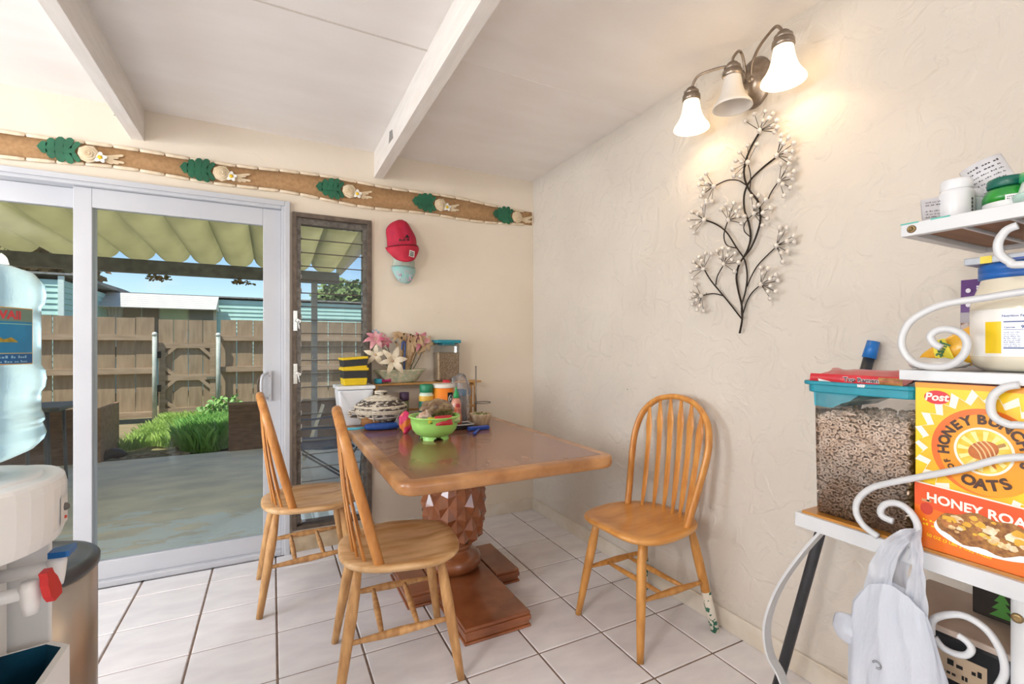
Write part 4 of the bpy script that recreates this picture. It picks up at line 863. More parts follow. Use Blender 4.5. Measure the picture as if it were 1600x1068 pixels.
m = MB().tube([(-.03, 0, .018), (-.07, 0, .016), (-.14, 0, .018), (-.155, 0, .018)], [.007, .010, .012, .006], mat('#57b4cf', rough=.35), n=10, flat=(1.3, .7)); m.build('brush_handle', t)
tag(blob('paper_flower', 'bright pink and orange wrapper standing left of the green bowl', 'wrapper', (.627, 2.46, TT), (.035, .018, .06), mat('#e0336f', '#f08a3c', rough=.5, scale=18, lo=.5, hi=.6), .012, seed=9))
# green bowl
LIME = mat('#b2ee80', '#a8e476', rough=.35, scale=4, sss=.15)
t = thing('green_bowl', 'lime green plastic bowl on feet filled with snacks', 'bowl', (.722, 2.262, TT)); 
prof = [(.055, .012), (.09, .028), (.108, .05), (.116, .08), (.118, .108), (.128, .112), (.128, .118), (.114, .116), (.110, .08), (.10, .05), (.08, .032), (1e-3, .026)]
m = MB().lathe(prof, LIME, n=48); m.build('bowl_shell', t)
m = MB()
for q in range(4):
    a0_ = pi/4+q*pi/2; n_ = 12
    vs = []
    for i in range(n_+1):
        a = a0_-.60+1.20*i/n_; h_ = .012*(1-0) ; lift = .0+.014*(abs(i-n_/2)/(n_/2))**3*0
        for (r_, z_) in ((.066, .024), (.068+.004*(abs(i-6)<5), .010 if abs(i-6)>4 else 0), (.064, .010 if abs(i-6)>4 else 0), (.060, .024)): vs.append((r_*cos(a), r_*sin(a), z_))
    m.add(vs, [(i*4+j, (i+1)*4+j, (i+1)*4+(j+1) % 4, i*4+(j+1) % 4) for i in range(n_) for j in range(4)]+[(0, 1, 2, 3), (n_*4, n_*4+3, n_*4+2, n_*4+1)], LIME)
m.build('bowl_foot_ring', t)
blob('bread_bag', 'brown speckled bread loaf bag lying across the green bowl', 'bread bag', (.745, 2.285, TT+.095), (.098, .065, .046), mat('#6f5138', '#a58c68', rough=.35, scale=34, lo=.4, hi=.6, stretch=(1, 2, 1), coat=.4), .028, seed=5, rz=.25)
blob('candy_packet', 'small clear packet of beige snack at the left of the green bowl', 'snack packet', (.66, 2.225, TT+.075), (.034, .03, .036), mat('#c79a78', '#dccbbb', rough=.3, scale=14, coat=.5), .014, seed=6)
def packet(name, label, cat, loc, wdt, hgt, thick, mm, rot, nx=14, ny=10, txt=None, amp=.006, parts=None):
    t = thing(name, label, cat, loc); t.rotation_euler = rot
    def fn(sgn):
        def g(u, v):
            x = (u-.5)*wdt; y = (v-.5)*hgt; b_ = (sin(pi*min(1, max(0, u)))**.5)*(sin(pi*v)**.5); n_ = noise.noise(Vector((x*30, y*30, sgn+loc[0]*9)))
            return (x, y, sgn*thick/2*b_+n_*amp*b_+thick/2)
        return g
    m = MB().grid(fn(1), nx, ny, mm).grid(fn(-1), nx, ny, mm); m.build('wrapper', t)
    if txt:
        for (s_, size, x0_, y0_, mc, bd) in txt:
            MB().text(s_, size, lambda x, y: Vector(fn(1)((x+x0_)/wdt+.5, (y+y0_)/hgt+.5))+Vector((0, 0, .0015)), mc, bd).build('lettering', t)
    return t, fn
packet('candy_packet', 'red snack packet with white letters on the front of the green bowl', 'snack packet', (.735, 2.165, TT+.10), .085, .05, .02, mat('#cf2a35', '#b81f2e', rough=.3, scale=30, coat=.4), (radians(62), 0, .0), txt=None)
packet('candy_packet', 'yellow and green snack packet beside the red one in the bowl', 'snack packet', (.68, 2.17, TT+.104), .05, .035, .014, mat('#d9c62a', '#4f8a3a', rough=.3, scale=26, lo=.45, hi=.52, coat=.4), (radians(60), 0, .2))
packet('candy_packet', 'pale green snack packet at the right side of the green bowl', 'snack packet', (.80, 2.185, TT+.098), .055, .035, .014, mat('#c9c48c', '#7f9a58', rough=.3, scale=26, lo=.45, hi=.55), (radians(60), 0, -.3))
# bottles behind the bowl
def jar(name, label, cat, loc, parts, n=28):
    t = thing(name, label, cat, loc)
    for nm, prof, mm in parts:
        MB().lathe(prof, mm, n=n).build(nm, t)
    return t
t = jar('spice_bottle', 'bottle with green screw cap and dark blue label left of the orange canister', 'bottle', (.80, 2.66, TT), [('bottle_body', [(.035, 0), (.038, .004), (.038, .125), (.032, .135), (.028, .138)], mat('#cfe0cf', rough=.3)), ('bottle_cap', [(.034, .137), (.035, .139), (.035, .165), (.031, .169), (1e-3, .170)], mat('#17805a', rough=.4)), ('bottle_label', [(.0385, .015), (.0388, .016), (.0388, .10), (.0385, .101)], mat('#25386a', '#1d6a52', rough=.4, scale=40, lo=.5, hi=.6)), ('yellow_band', [(.0385, .101), (.0388, .102), (.0388, .122), (.0385, .123)], mat('#e2b44a', rough=.4))])
t.scale = (1.1, 1.1, 1.42)
t = jar('orange_canister', 'orange canister with white lid and an eye like mark behind the bowl', 'canister', (.905, 2.66, TT), [('canister_body', [(.056, 0), (.058, .003), (.058, .145)], mat('#ee7d1e', '#f3a43a', rough=.4, scale=7)), ('canister_lid', [(.060, .145), (.061, .147), (.061, .158), (.057, .160), (1e-3, .159)], mat('#ece6dc', rough=.4))])
t.scale = (1.12, 1.12, 1.5)
def cyl(r, a0, u, v): a = a0+u/r; return (r*cos(a), r*sin(a), v)
m = MB(); a0_ = radians(-80)
m.grid(lambda u, v: cyl(.0583, a0_, -.008+.034*u, .078+.05*v), 6, 1, BLACK)
for r_, mm in ((.014, mat('#f2efe8')), (.009, mat('#1d5c50')), (.0045, mat('#f2efe8'))):
    q = ell(0, 0, r_, r_*1.2, 24); m.add([cyl(.0585+(.014-r_)*.02, a0_, .010+x, .102+y) for x, y in q], [tuple(range(24))], mm)
m.build('eye_mark', t)
m = MB(); q = ell(0, 0, .02, .024, 24); m.add([cyl(.0583, radians(-112), x, .045+y) for x, y in q], [tuple(range(24))], mat('#f5c64a')); m.build('sun_mark', t)
jr = jar('red_capped_jar', 'small jar with a red lid behind the orange canister', 'jar', (.985, 2.84, TT), [('jar_body', [(.028, 0), (.03, .003), (.03, .13), (.022, .14)], mat('#d9c9a8', rough=.3)), ('jar_lid', [(.024, .14), (.025, .142), (.025, .165), (1e-3, .166)], mat('#d02a36', rough=.35))])
jr.scale = (1, 1, 1.5)
jr = jar('blue_capped_jar', 'squat jar with a blue lid right of the orange canister', 'jar', (1.03, 2.70, TT), [('jar_body', [(.034, 0), (.036, .003), (.036, .10), (.03, .108)], mat('#4a4038', rough=.35)), ('jar_lid', [(.036, .108), (.037, .110), (.037, .132), (1e-3, .133)], mat('#2488b8', rough=.35))])
jr.scale = (1, 1, 1.5)
jr = jar('purple_capped_jar', 'small purple lidded jar under the bamboo rack behind the basket', 'jar', (.73, 2.895, TT), [('jar_body', [(.026, 0), (.028, .003), (.028, .085), (.024, .09)], mat('#7d8a5c', rough=.3)), ('jar_lid', [(.028, .09), (.029, .092), (.029, .125), (1e-3, .126)], mat('#4a3050', rough=.4))])
jr.scale = (1, 1, 1.4)
jr = jar('squeeze_bottle', 'clear squeeze bottle of red sauce with a pointed green cap', 'bottle', (.945, 2.555, TT), [('bottle_body', [(.024, 0), (.027, .003), (.027, .10), (.02, .122), (.012, .128)], mat('#c0523a', '#d9a48c', rough=.25, scale=20, coat=.5)), ('bottle_cap', [(.014, .128), (.015, .13), (.014, .145), (.006, .16), (.003, .178), (1e-3, .179)], mat('#1f9a55', rough=.35))])
jr.scale = (1.1, 1.1, 1.28)
t = thing('black_tray', 'small black tray with a pale rim right of the green bowl', 'tray', (.925, 2.47, TT))
m = MB(); m.box((0, 0, .013), (.15, .10, .026), mat('#2a2624', rough=.4), taper=.9); m.build('tray_body', t, bevel=.004); m = MB()
for a in ((-.078, .078, -.053, -.047), (-.078, .078, .047, .053), (-.078, -.072, -.047, .047), (.072, .078, -.047, .047)): m.bb(a[0], a[1], a[2], a[3], .026, .031, mat('#cfc8c0', rough=.5))
m.build('tray_rim', t)
jar('hot_sauce_bottle', 'small orange red bottle standing in front of the plastic bag', 'bottle', (.925, 2.47, TT+.027), [('bottle_body', [(.018, 0), (.021, .003), (.021, .05), (.012, .07), (.010, .095)], mat('#c4704c', '#a83c34', rough=.3, scale=30, coat=.5)), ('bottle_cap', [(.011, .095), (.012, .097), (.010, .112), (1e-3, .113)], mat('#b02a30', rough=.4))])
blob('plastic_bag', 'clear crumpled plastic bag standing behind the sauce bottles', 'plastic bag', (1.0, 2.63, TT+.0), (.065, .045, .15), clear((.99, .99, .99), .9, .1, .18, '#efecef'), .040, seed=12)
# bamboo rack on the table
BAM = mat('#c89a5c', '#b5854a', rough=.45, scale=8, stretch=(.5, 6, 6)); RZ_ = .218
t = thing('bamboo_rack', 'low bamboo shelf rack standing at the back of the table', 'rack', (.93, 2.975, TT))
for i in range(4): MB().bb(-.375, .335, -.05+.026*i, -.028+.026*i, RZ_, RZ_+.012, BAM).build('shelf_slat', t, bevel=.003)
for x in (-.36, -.02, .29):
    for y in (-.045, .035): MB().bb(x-.008, x+.008, y-.008, y+.008, 0, RZ_, BAM).build('rack_post', t, bevel=.002)
    MB().bb(x-.008, x+.008, -.037, .027, RZ_-.02, RZ_-.002, BAM).build('rack_rail', t)
MB().bb(-.352, .282, -.050, -.040, .055, .068, BAM).build('rack_rail', t)
# napkin ring stand
t = thing('towel_holder', 'grey metal rod holder with a ring behind the fluted bowl', 'holder', (1.10, 2.63, TT)); SM = mat('#8d8680', rough=.35, metal=.7)
MB().lathe([(.045, 0), (.047, .003), (.044, .008), (.008, .012)], SM, n=28).build('holder_base', t); MB().tube([(0, 0, .01), (0, 0, .335)], .0045, SM).ball((0, 0, .337), .006, SM, 8).build('rod', t)
MB().tube([(.045+.052*cos(a), .052*sin(a)*.9, .118) for a in [2*pi*i/24 for i in range(22)]], .003, SM).tube([(0, 0, .118), (-.007, .0, .118)], .004, SM).build('ring', t)
t = thing('fluted_bowl', 'small beige fluted bowl near the right wall holding potpourri', 'bowl', (1.10, 2.555, TT)); FB2 = mat('#d9c6a8', '#b99f7c', rough=.5, scale=60, stretch=(1, 1, .1))
MB().lathe([(.045, 0), (.05, .004), (.06, .045), (.067, .062), (.065, .066), (.058, .058), (.045, .012), (1e-3, .010)], FB2, n=60, fn=lambda a, z: 1+.022*sin(a*24)).build('bowl_shell', t)
m = MB()
for i in range(60): r_ = .05*sqrt(random.random()); a = random.random()*6.28; m.ball((r_*cos(a), r_*sin(a), .052+random.random()*.012), .006, mat(random.choice(['#8f9a5a', '#7a6a50', '#b8b98a'])), 6)
o = m.build('potpourri'); o.location = (1.10, 2.555, TT); tag(o, 'greenish brown potpourri in the small fluted bowl', 'potpourri', kind='stuff')
t = thing('blue_squeegee', 'blue plastic T shaped scraper lying right of the green bowl', 'scraper', (1.01, 2.38, TT)); BP = mat('#2a55b8', '#244aa5', rough=.4)
MB().box((0, 0, .012), (.125, .030, .020), BP, Rz(.05)).build('scraper_head', t, bevel=.004)
MB().tube([(-.0, -.01, .010), (-.055, -.09, .008), (-.075, -.125, .008)], [.007, .009, .010], BP, flat=(1, .6)).build('scraper_handle', t)
# things on the bamboo rack
RT = TT+RZ_+.0125
t = thing('flower_basket', 'woven straw basket of dried straw flowers on the bamboo rack', 'flower basket', (.725, 2.97, RT)); t.scale = (1.28, 1.1, 1.22); STRW = mat('#d6c9ae', '#a9b394', rough=.85, scale=55, bump=.5)
MB().lathe([(.06, 0), (.085, .012), (.10, .035), (.125, .062), (.132, .07), (.125, .068), (.09, .03), (1e-3, .008)], STRW, n=44, sy=.42, fn=lambda a, z: 1+(.02*sin(a*22) if z > .06 else 0)).build('basket', t)
PET = mat('#e4d8c2', '#d4c4a8', rough=.8, scale=20); PPK = mat('#d9a8a8', '#b8506c', rough=.8, scale=22); PTN = mat('#c9ab86', '#a98a64', rough=.8, scale=25); STM = mat('#5a6a4a', '#6d5c44', rough=.8)
def flower(base, c, r, mm, face=(0, -1, .1), n_=6, seed=0):
    m = MB(); d = Vector(face).normalized(); a1 = d.orthogonal().normalized(); b1 = d.cross(a1)
    for i in range(n_):
        an = 2*pi*i/n_+seed; u_ = a1*cos(an)+b1*sin(an); s2 = d.cross(u_)
        rr_ = r*random.uniform(.85, 1.15); w_ = rr_*.2
        q = [Vector(c)+u_*rr_*t_+s2*(w_*sin(pi*min(t_+.08, 1))**.8)*k_+d*rr_*(.28*sin(pi*t_)) for k_ in (1, -1) for t_ in (0, .25, .5, .75, 1)]
        m.add(q, [(j, j+1, 6+j, 5+j) for j in range(4)], mm, True)
    m.ball(c, r*.14, mat('#c2a186', rough=.8), 8)
    o = m.build('straw_flower', t)
    MB().tube(smooth_pts([base, (Vector(base)+Vector(c))/2+Vector((.01, .01, 0)), c], 4), .0022, STM, n=5).build('flower_stem', t)
flower((-.02, -.01, .04), (-.055, -.075, .115), .075, PET, (0, -1, .15), 6, .4)
flower((-.04, 0, .05), (-.125, -.03, .145), .06, PET, (-.3, -1, .1), 5, .1)
flower((.02, 0, .05), (-.12, .0, .225), .06, PPK, (-.2, -1, .5), 7, .3); flower((-.03, 0, .05), (-.075, .01, .215), .04, PPK, (.1, -1, .3), 7, .3)
flower((.03, 0, .05), (.0, .01, .235), .055, PTN, (0, -.6, .9), 9, .2)
flower((.04, 0, .05), (.09, .0, .215), .065, PPK, (.1, -1, .3), 7, .5); flower((.05, 0, .05), (.125, .0, .205), .055, PTN, (.3, -1, .1), 6, .2); flower((.05, 0, .05), (.045, .01, .205), .045, PPK, (0, -1, .4), 7, .2)
flower((-.05, 0, .05), (-.115, .02, .25), .03, mat('#9fb6c4', '#7f9fb8', rough=.8), (0, -1, .3), 8)
for i in range(26):
    x = random.uniform(-.04, .12); m = MB(); z1_ = random.uniform(.15, .21); dx = random.uniform(0, .05)
    m.grid(lambda u, v: (x*.3+(x*.7+dx)*v+.006*(u-.5)*(1+v), random.uniform(-.0, .0)-.01+.02*sin(i), .05+z1_*sin(pi*.62*v)+(-.05*max(0, v-.8)*5*(i % 2))), 1, 7, PTN); m.build('raffia_strand', t)
MB().tube(smooth_pts([(.01, -.03, .05), (.012, -.035, .12), (.016, -.03, .2), (.004, -.03, .21), (.0, -.03, .17)], 5), .004, mat('#2a4f8c', rough=.5)).build('blue_ribbon', t)
t = thing('oat_container', 'clear dispenser with teal lid holding oats on the bamboo rack', 'container', (1.03, 2.972, RT)); TL = mat('#1c8fa3', '#178396', rough=.35)
OATM = mat('#d2b99a', '#a98c6c', rough=.9, scale=130, bump=.8, bdist=.003, lo=.4, hi=.6)
m = MB(); rectframe(m, -.08, .08, 0, .24, -.05, -.048, .0, .0, .0, .0, OATM) if 0 else None
m.box((0, 0, .125), (.158, .10, .25), clear((.95, .96, .96), 1.4, .05, .06, '#e0dcd6'), taper=.94); m.build('container_wall', t, bevel=.012)
MB().box((0, 0, .262), (.17, .11, .022), TL).box((-.0, 0, .245), (.09, .094, .02), TL).build('container_lid', t, bevel=.005)
o = MB().box((0, 0, .095), (.148, .09, .185), OATM, taper=.95).build('oats', bevel=.010); o.location = (1.03, 2.972, RT+.003); crumple(o, .003, 40); tag(o, 'dry oats inside the teal lidded dispenser', 'oats', kind='stuff')
o = MB().lathe([(.02, 0), (.024, .003), (.026, .03), (.024, .03), (.022, .004), (1e-3, .004)], mat('#3aa7c4', rough=.35), n=20).build('cyan_cup'); o.location = (.585, 2.955, RT); tag(o, 'small cyan cup at the left end of the bamboo rack', 'cup')
t = thing('pink_bow', 'bright pink ribbon bow beside the small cyan cup', 'bow', (.625, 2.945, RT)); PK = mat('#c4246f', '#a81c5c', rough=.5)
for s_ in (-1, 1): MB().grid(lambda u, v: (s_*.032*u, .012*cos(2*pi*v)*u, .016+.014*sin(2*pi*v)*sin(pi/2*u)+.006*u), 6, 10, PK, closed=False).build('bow_loop', t)
MB().ball((0, 0, .016), .008, PK, 8).build('bow_knot', t)

# ------------------------------------------------------------------ white metal rack on the right
RW = mat('#d3d5d8', '#c9cbce', rough=.35, scale=6, coat=.2); BRS = mat('#8a7550', rough=.35, metal=.8); SLAT = mat('#a07350', '#8a6040', rough=.55, scale=8, stretch=(.5, 5, 5))
RX0, RX1 = 1.165, 1.545; YE, YB = .722, -.15
rk = thing('bakers_rack', 'white scrolled metal rack with wooden counter standing by the right wall', 'rack', (1.355, .3, 0))
def shelf(z, y1, th, nm, wood=True, inset=0):
    m = MB(); w_ = .018
    m.bb(RX0, RX0+w_, YB, y1, z-th, z, RW); m.bb(RX1-w_, RX1, YB, y1, z-th, z, RW); m.bb(RX0+w_, RX1-w_, y1-w_, y1, z-th, z, RW); m.bb(RX0+w_, RX1-w_, YB, YB+w_, z-th, z, RW)
    return m.build(nm, rk, world=True, bevel=.0015)
ZC, ZM, ZT = .797, 1.162, 1.463
shelf(ZC, YE, .034, 'counter_frame')
tag(MB().bb(RX0+.010, RX1-.006, YB, YE-.012, ZC-.012, ZC+.006, mat('#c98c3c', '#b87a30', rough=.3, scale=4, stretch=(5, 1, 1), coat=.4)).build('counter_board', rk, world=True), label='amber wooden counter board')
shelf(ZM, .503, .021, 'shelf_frame')
for i in range(7): MB().bb(RX0+.018, RX1-.018, .48-.09*i-.07, .48-.09*i, ZM-.012, ZM-.001, RW).build('shelf_slat', rk, world=True)
shelf(ZT, .500, .026, 'shelf_frame')
for i in range(9): 
    MB().bb(RX0+.018, RX1-.018, .478-.068*i-.058, .478-.068*i, ZT-.016, ZT-.004, SLAT).build('shelf_slat', rk, world=True)
for i in range(9): MB().bb(RX0+.018, RX1-.018, .478-.068*i-.064, .478-.068*i-.059, ZT-.02, ZT-.003, RW).build('shelf_wire', rk, world=True)
for y in (.25, .42, .47): tag(MB().bb(RX0-.0005, RX0+.012, y, y+.03, ZT-.002, ZT+.0008, mat('#58b5a8', rough=.5)).build('paint_chip', rk, world=True), label='teal paint chip')
def bolt(y, z, r): MB().lathe([(r, 0), (r*.9, .003), (r*.5, .004), (r*.45, .001), (1e-4, .001)], BRS, (RX0, y, z), 16, R=Ry(radians(-90))).build('bolt', rk, world=False).data.transform(Matrix.Translation(-Vector((1.355, .3, 0))))
bolt(.481, ZT-.013, .008)
for z in (ZC-.034, ): pass
PY = .324
for x in (RX0+.012, RX1-.012):
    for y in (PY, YB+.03):
        MB().tube([(x, y, 0), (x, y, 1.52)], .0155, RW, n=16).build('post', rk, world=True) if (x > 1.3 or y < 0) else MB().tube([(x, y, 0), (x, y, ZC-.034)], .0155, RW, n=16).build('post', rk, world=True)
MB().lathe([(.0085, 0), (.008, .003), (.004, .004), (1e-4, .003)], BRS, (RX0-.004, PY+.003, .735), 16, R=Ry(radians(-90))).build('bolt', rk).data.transform(Matrix.Translation(-Vector((1.355, .3, 0))))
# curved end straps under the counter
def pts_(l, x): return [W(a, b, 0, x) for a, b in l]
cp = smooth_pts(pts_([(1287, 828), (1252, 868), (1218, 918), (1199, 972), (1203, 1020), (1225, 1066)], 1.185)+[Vector((1.185, .70, .17)), Vector((1.185, .70, .0))], 6)
m = MB(); vs = []; 
for i, p in enumerate(cp):
    t_ = (cp[min(i+1, len(cp)-1)]-cp[max(i-1, 0)]).normalized(); nn = Vector((0, -t_.z, t_.y))
    for dx, dn in ((-.014, -.003), (.014, -.003), (.014, .003), (-.014, .003)): vs.append(p+Vector((dx, 0, 0))+nn*dn)
k = len(cp); m.add(vs, [(i*4+j, i*4+(j+1) % 4, (i+1)*4+(j+1) % 4, (i+1)*4+j) for i in range(k-1) for j in range(4)]+[(0, 1, 2, 3)], RW, False); m.build('curved_strap', rk, world=True)
def scroll(l, r=.0068, x=RX0-.004, extra=None):
    p = pts_(l, x)
    if extra: p = [Vector((x, a, b)) for a, b in extra]+p
    return MB().tube(smooth_pts(p, 6), r, RW, n=10).build('scroll', rk, world=True)
q0 = W(1600, 455, 0, RX0-.004); q1 = W(1600, 712, 0, RX0-.004)
scroll([(1590, 457), (1540, 465), (1480, 474), (1445, 487), (1420, 505), (1409, 530), (1413, 550), (1430, 567), (1460, 573), (1487, 569), (1506, 553), (1511, 535), (1502, 521), (1482, 514), (1464, 516), (1454, 525), (1459, 536), (1471, 543)], extra=[(YB+.05, q0.z+.03), (.2, q0.z+.01)])
scroll([(1590, 714), (1500, 733), (1400, 752), (1362, 762), (1341, 780), (1338, 800), (1349, 820), (1372, 838)], extra=[(YB+.05, q1.z+.03), (.2, q1.z+.01)])
scroll([(1422, 853), (1432, 838), (1433, 818), (1420, 797), (1402, 786), (1384, 787), (1376, 797), (1380, 807), (1396, 814)])
scroll([(1597, 413), (1578, 409), (1562, 396), (1560, 378), (1572, 360), (1590, 352)], .0068, extra=[(YB+.05, 1.39), (.22, W(1600, 413, 0, RX0-.004).z-.002)])
scroll([(1597, 664), (1578, 663), (1556, 653), (1548, 638), (1552, 618), (1570, 605), (1592, 601)], .0068, extra=[(.15, 1.03), (.25, W(1600, 665, 0, RX0-.004).z)])
scroll([(1455, 990), (1460, 966), (1500, 960), (1538, 980), (1563, 1015), (1570, 1050), (1558, 1075)], .0066, x=RX0+.01)
scroll([(1497, 992), (1511, 1002), (1518, 1014), (1509, 1023), (1490, 1020), (1472, 1010), (1460, 995)], .0062, x=RX0+.01)
# lower shelf (out of sight below) and what stands on it
shelf(.45, .60, .025, 'shelf_frame')
for i in range(7): MB().bb(RX0+.018, RX1-.018, .57-.1*i-.085, .57-.1*i, .438, .449, RW).build('shelf_slat', rk, world=True)
t = thing('black_box', 'black box with a beige lid on the lower rack shelf behind the scroll', 'box', (1.38, .43, .452))
MB().box((0, 0, .075), (.22, .29, .15), mat('#191a1c', rough=.35)).build('box_body', t, bevel=.008); MB().box((0, 0, .158), (.235, .305, .014), mat('#cdbcae', rough=.5)).build('box_lid', t, bevel=.004)
m = MB().bb(-.112, -.1105, -.03, .07, .06, .115, mat('#c9b296', rough=.6)); m.words(-.045, .045, .09, .012, lambda x, y: (-.1125, .02-x, y), BLACK, 3); m.words(-.03, .03, .07, .009, lambda x, y: (-.1125, .02-x, y), BLACK, 6); m.build('box_label', t)
t = thing('gift_bag', 'dark gift bag printed with green pine trees and snowflakes under the counter', 'gift bag', (1.40, .348, .625))
GB = mat('#2d2723', '#231e1b', rough=.6, scale=10)
MB().box((0, 0, .062), (.05, .22, .124), GB).build('bag_body', t, bevel=.003)
m = MB()
for (y, s_, cl) in ((.062, 1.0, '#4a8a3c'), (-.01, 1.5, '#2f6f45'), (-.085, 1.2, '#3a7a40')):
    for k_ in range(4): m.prism([(-.02*s_+.004*k_*s_, .01+.016*k_*s_), (.02*s_-.004*k_*s_, .01+.016*k_*s_), (0, .04*s_*.8+.016*k_*s_)], lambda u, v, w: (-.0256-w-.0001*k_, y+u, v), 0, .0004, mat(cl, rough=.7, scale=40))
for (y, z) in ((.085, .105), (.03, .075), (.035, .03), (-.04, .10), (.0, .09)):
    for a in range(3): m.prism([(-.006, -.0006), (.006, -.0006), (.006, .0006), (-.006, .0006)], lambda u, v, w: (-.0262-w, y+u*cos(a*pi/3)-v*sin(a*pi/3), z+u*sin(a*pi/3)+v*cos(a*pi/3)), 0, .0003, mat('#e9e9ec'))
m.prism([(.045, .124), (-.11, .124), (-.11, .098), (.01, .104)], lambda u, v, w: (-.0258-w, u, v), 0, .0005, mat('#a8283c', rough=.6)); m.build('bag_print', t)
# long black pole leaning behind the rack
p_top = W(1365, 533, 0, 1.705); p_a = W(1285, 835, 0, 1.60)
dv = None
best = None
for q in range(40):
    x2 = 1.40+.01*q; p2 = W(1222, 1045, 0, x2)
    p1 = W(1287, 830, 0, (1.705+x2)/2 if False else x2+(1.705-x2)*.45)
    d = (p_top-p2).normalized(); e = (p1-p2)-d*((p1-p2).dot(d))
    if best is None or e.length < best[0]: best = (e.length, p2)
p2 = best[1]; d = (p_top-p2).normalized(); foot = p2-d*(p2.z/d.z)*1.0
t = thing('black_pole', 'long black broom pole with blue end leaning on the right wall behind the rack', 'pole', (foot.x, foot.y, 0))
ptop2 = p_top-d*.055
MB().tube([foot, ptop2], .0155, mat('#3c3d42', '#2f3034', rough=.4), n=14).build('pole_shaft', t, world=True); tag(MB().tube([ptop2, p_top], [.0195, .017], mat('#1e73c4', rough=.35), n=14).build('end_cap', t, world=True), label='blue end cap')
# ---- clear container of cereal rings
CX0, CX1, CY0, CY1 = 1.193, 1.405, .492, .697; CZ = ZC+.0065
t = thing('cereal_container', 'large clear cereal container with teal lid on the rack counter', 'container', (1.30, .594, CZ))
m = MB(); CP = clear((.975, .97, .968), 1.3, .03, .035, '#e8e4e0')
k_ = .965; zz0, zz1 = CZ+.001, CZ+.291
def rect(s_, z): 
    q = rr(CX0, CX1, CY0, CY1, .018, 4); cxx, cyy = (CX0+CX1)/2, (CY0+CY1)/2; return [(cxx+(x-cxx)*s_, cyy+(y-cyy)*s_, z) for x, y in q]
a = rect(k_, zz0); b_ = rect(1.0, zz1); n_ = len(a); m.add(a+b_, [(i, (i+1) % n_, n_+(i+1) % n_, n_+i) for i in range(n_)]+[tuple(range(n_))[::-1]], CP, True); m.build('container_wall', t, world=True)
m = MB(); e = .010; m.prism(rr(CX0-e, CX1+e, CY0-e, CY1+e, .022, 4), P_, zz1+.004, zz1+.026, TL); m.prism(rr(CX0-e-.005, CX1+e+.004, CY0-e-.004, CY1+e+.010, .024, 4), P_, zz1+.022, zz1+.032, TL); m.build('container_lid', t, world=True, bevel=.003)
m = MB(); m.prism([(CY1-.003, zz1+.005), (CY1-.005, zz1-.030), (CY1-.045, zz1-.032), (CY1-.065, zz1-.020), (CY1-.085, zz1-.012), (CY1-.105, zz1+.005)], lambda u, v, w: (w, u, v), CX0+.003, CX1-.003, mat('#2f9fb2', '#2790a4', rough=.3, coat=.3)); tag(m.build('pour_spout', t, world=True), label='teal pour spout tinted through the wall')
CER = mat('#f0dccb', '#dcc2ac', rough=.75, scale=30, bump=.3); ZF = CZ+.245
core = MB().bb(CX0+.030, CX1-.020, CY0+.020, CY1-.030, CZ+.004, ZF-.014, mat('#c0a48c', rough=.9))
def ring(mb, c, R_, r1=.0046, r2=.0021, a_=10, b2=5):
    vs = []; fs = []
    for i in range(a_):
        for j in range(b2):
            A_ = 2*pi*i/a_; B_ = 2*pi*j/b2; v = Vector(((r1+r2*cos(B_))*cos(A_), (r1+r2*cos(B_))*sin(A_), r2*sin(B_)*1.15)); vs.append(R_ @ v+c)
            fs.append((i*b2+j, ((i+1) % a_)*b2+j, ((i+1) % a_)*b2+(j+1) % b2, i*b2+(j+1) % b2))
    mb.add(vs, fs, CER, True)
def tilt(t): return Matrix.Rotation(random.gauss(0, t), 3, 'X') @ Matrix.Rotation(random.gauss(0, t), 3, 'Y')
def sheet(x0, x1, z0, z1, place, base, d, t):
    z = z0; k_ = 0
    while z < z1:
        x = x0+(.006 if k_ % 2 else 0)
        while x < x1:
            ring(core, place(x+random.uniform(-.002, .002), z+random.uniform(-.002, .002), d+random.uniform(-.0015, .002)), base @ tilt(t)); x += .0122
        z += .0108; k_ += 1
ss = lambda z: .965+.035*(z-zz0)/.3
for d, t_ in ((.0075, .55), (.014, .9), (.0215, 1.2)):
    sheet(CY0+.010, CY1-.010, CZ+.008, ZF, lambda x, z, e: Vector((CX0+e+.106*(1-ss(z)), (CY0+CY1)/2+(x-(CY0+CY1)/2)*ss(z), z)), Ry(pi/2), d, t_)
    sheet(CX0+.012, CX1-.010, CZ+.008, ZF, lambda x, z, e: Vector(((CX0+CX1)/2+(x-(CX0+CX1)/2)*ss(z), CY1-e-.103*(1-ss(z)), z)), Rx(pi/2), d, t_)
for _ in range(520):
    c = Vector((random.uniform(CX0+.012, CX1-.012), random.uniform(CY0+.012, CY1-.012), 0)); c.z = ZF-.006+.014*noise.noise(Vector((c.x*30, c.y*30, 0)))+random.uniform(-.004, .004)
    ring(core, c, tilt(.7))
tag(core.build('cereal_rings'), 'ring shaped oat cereal filling the large clear container', 'cereal', kind='stuff')
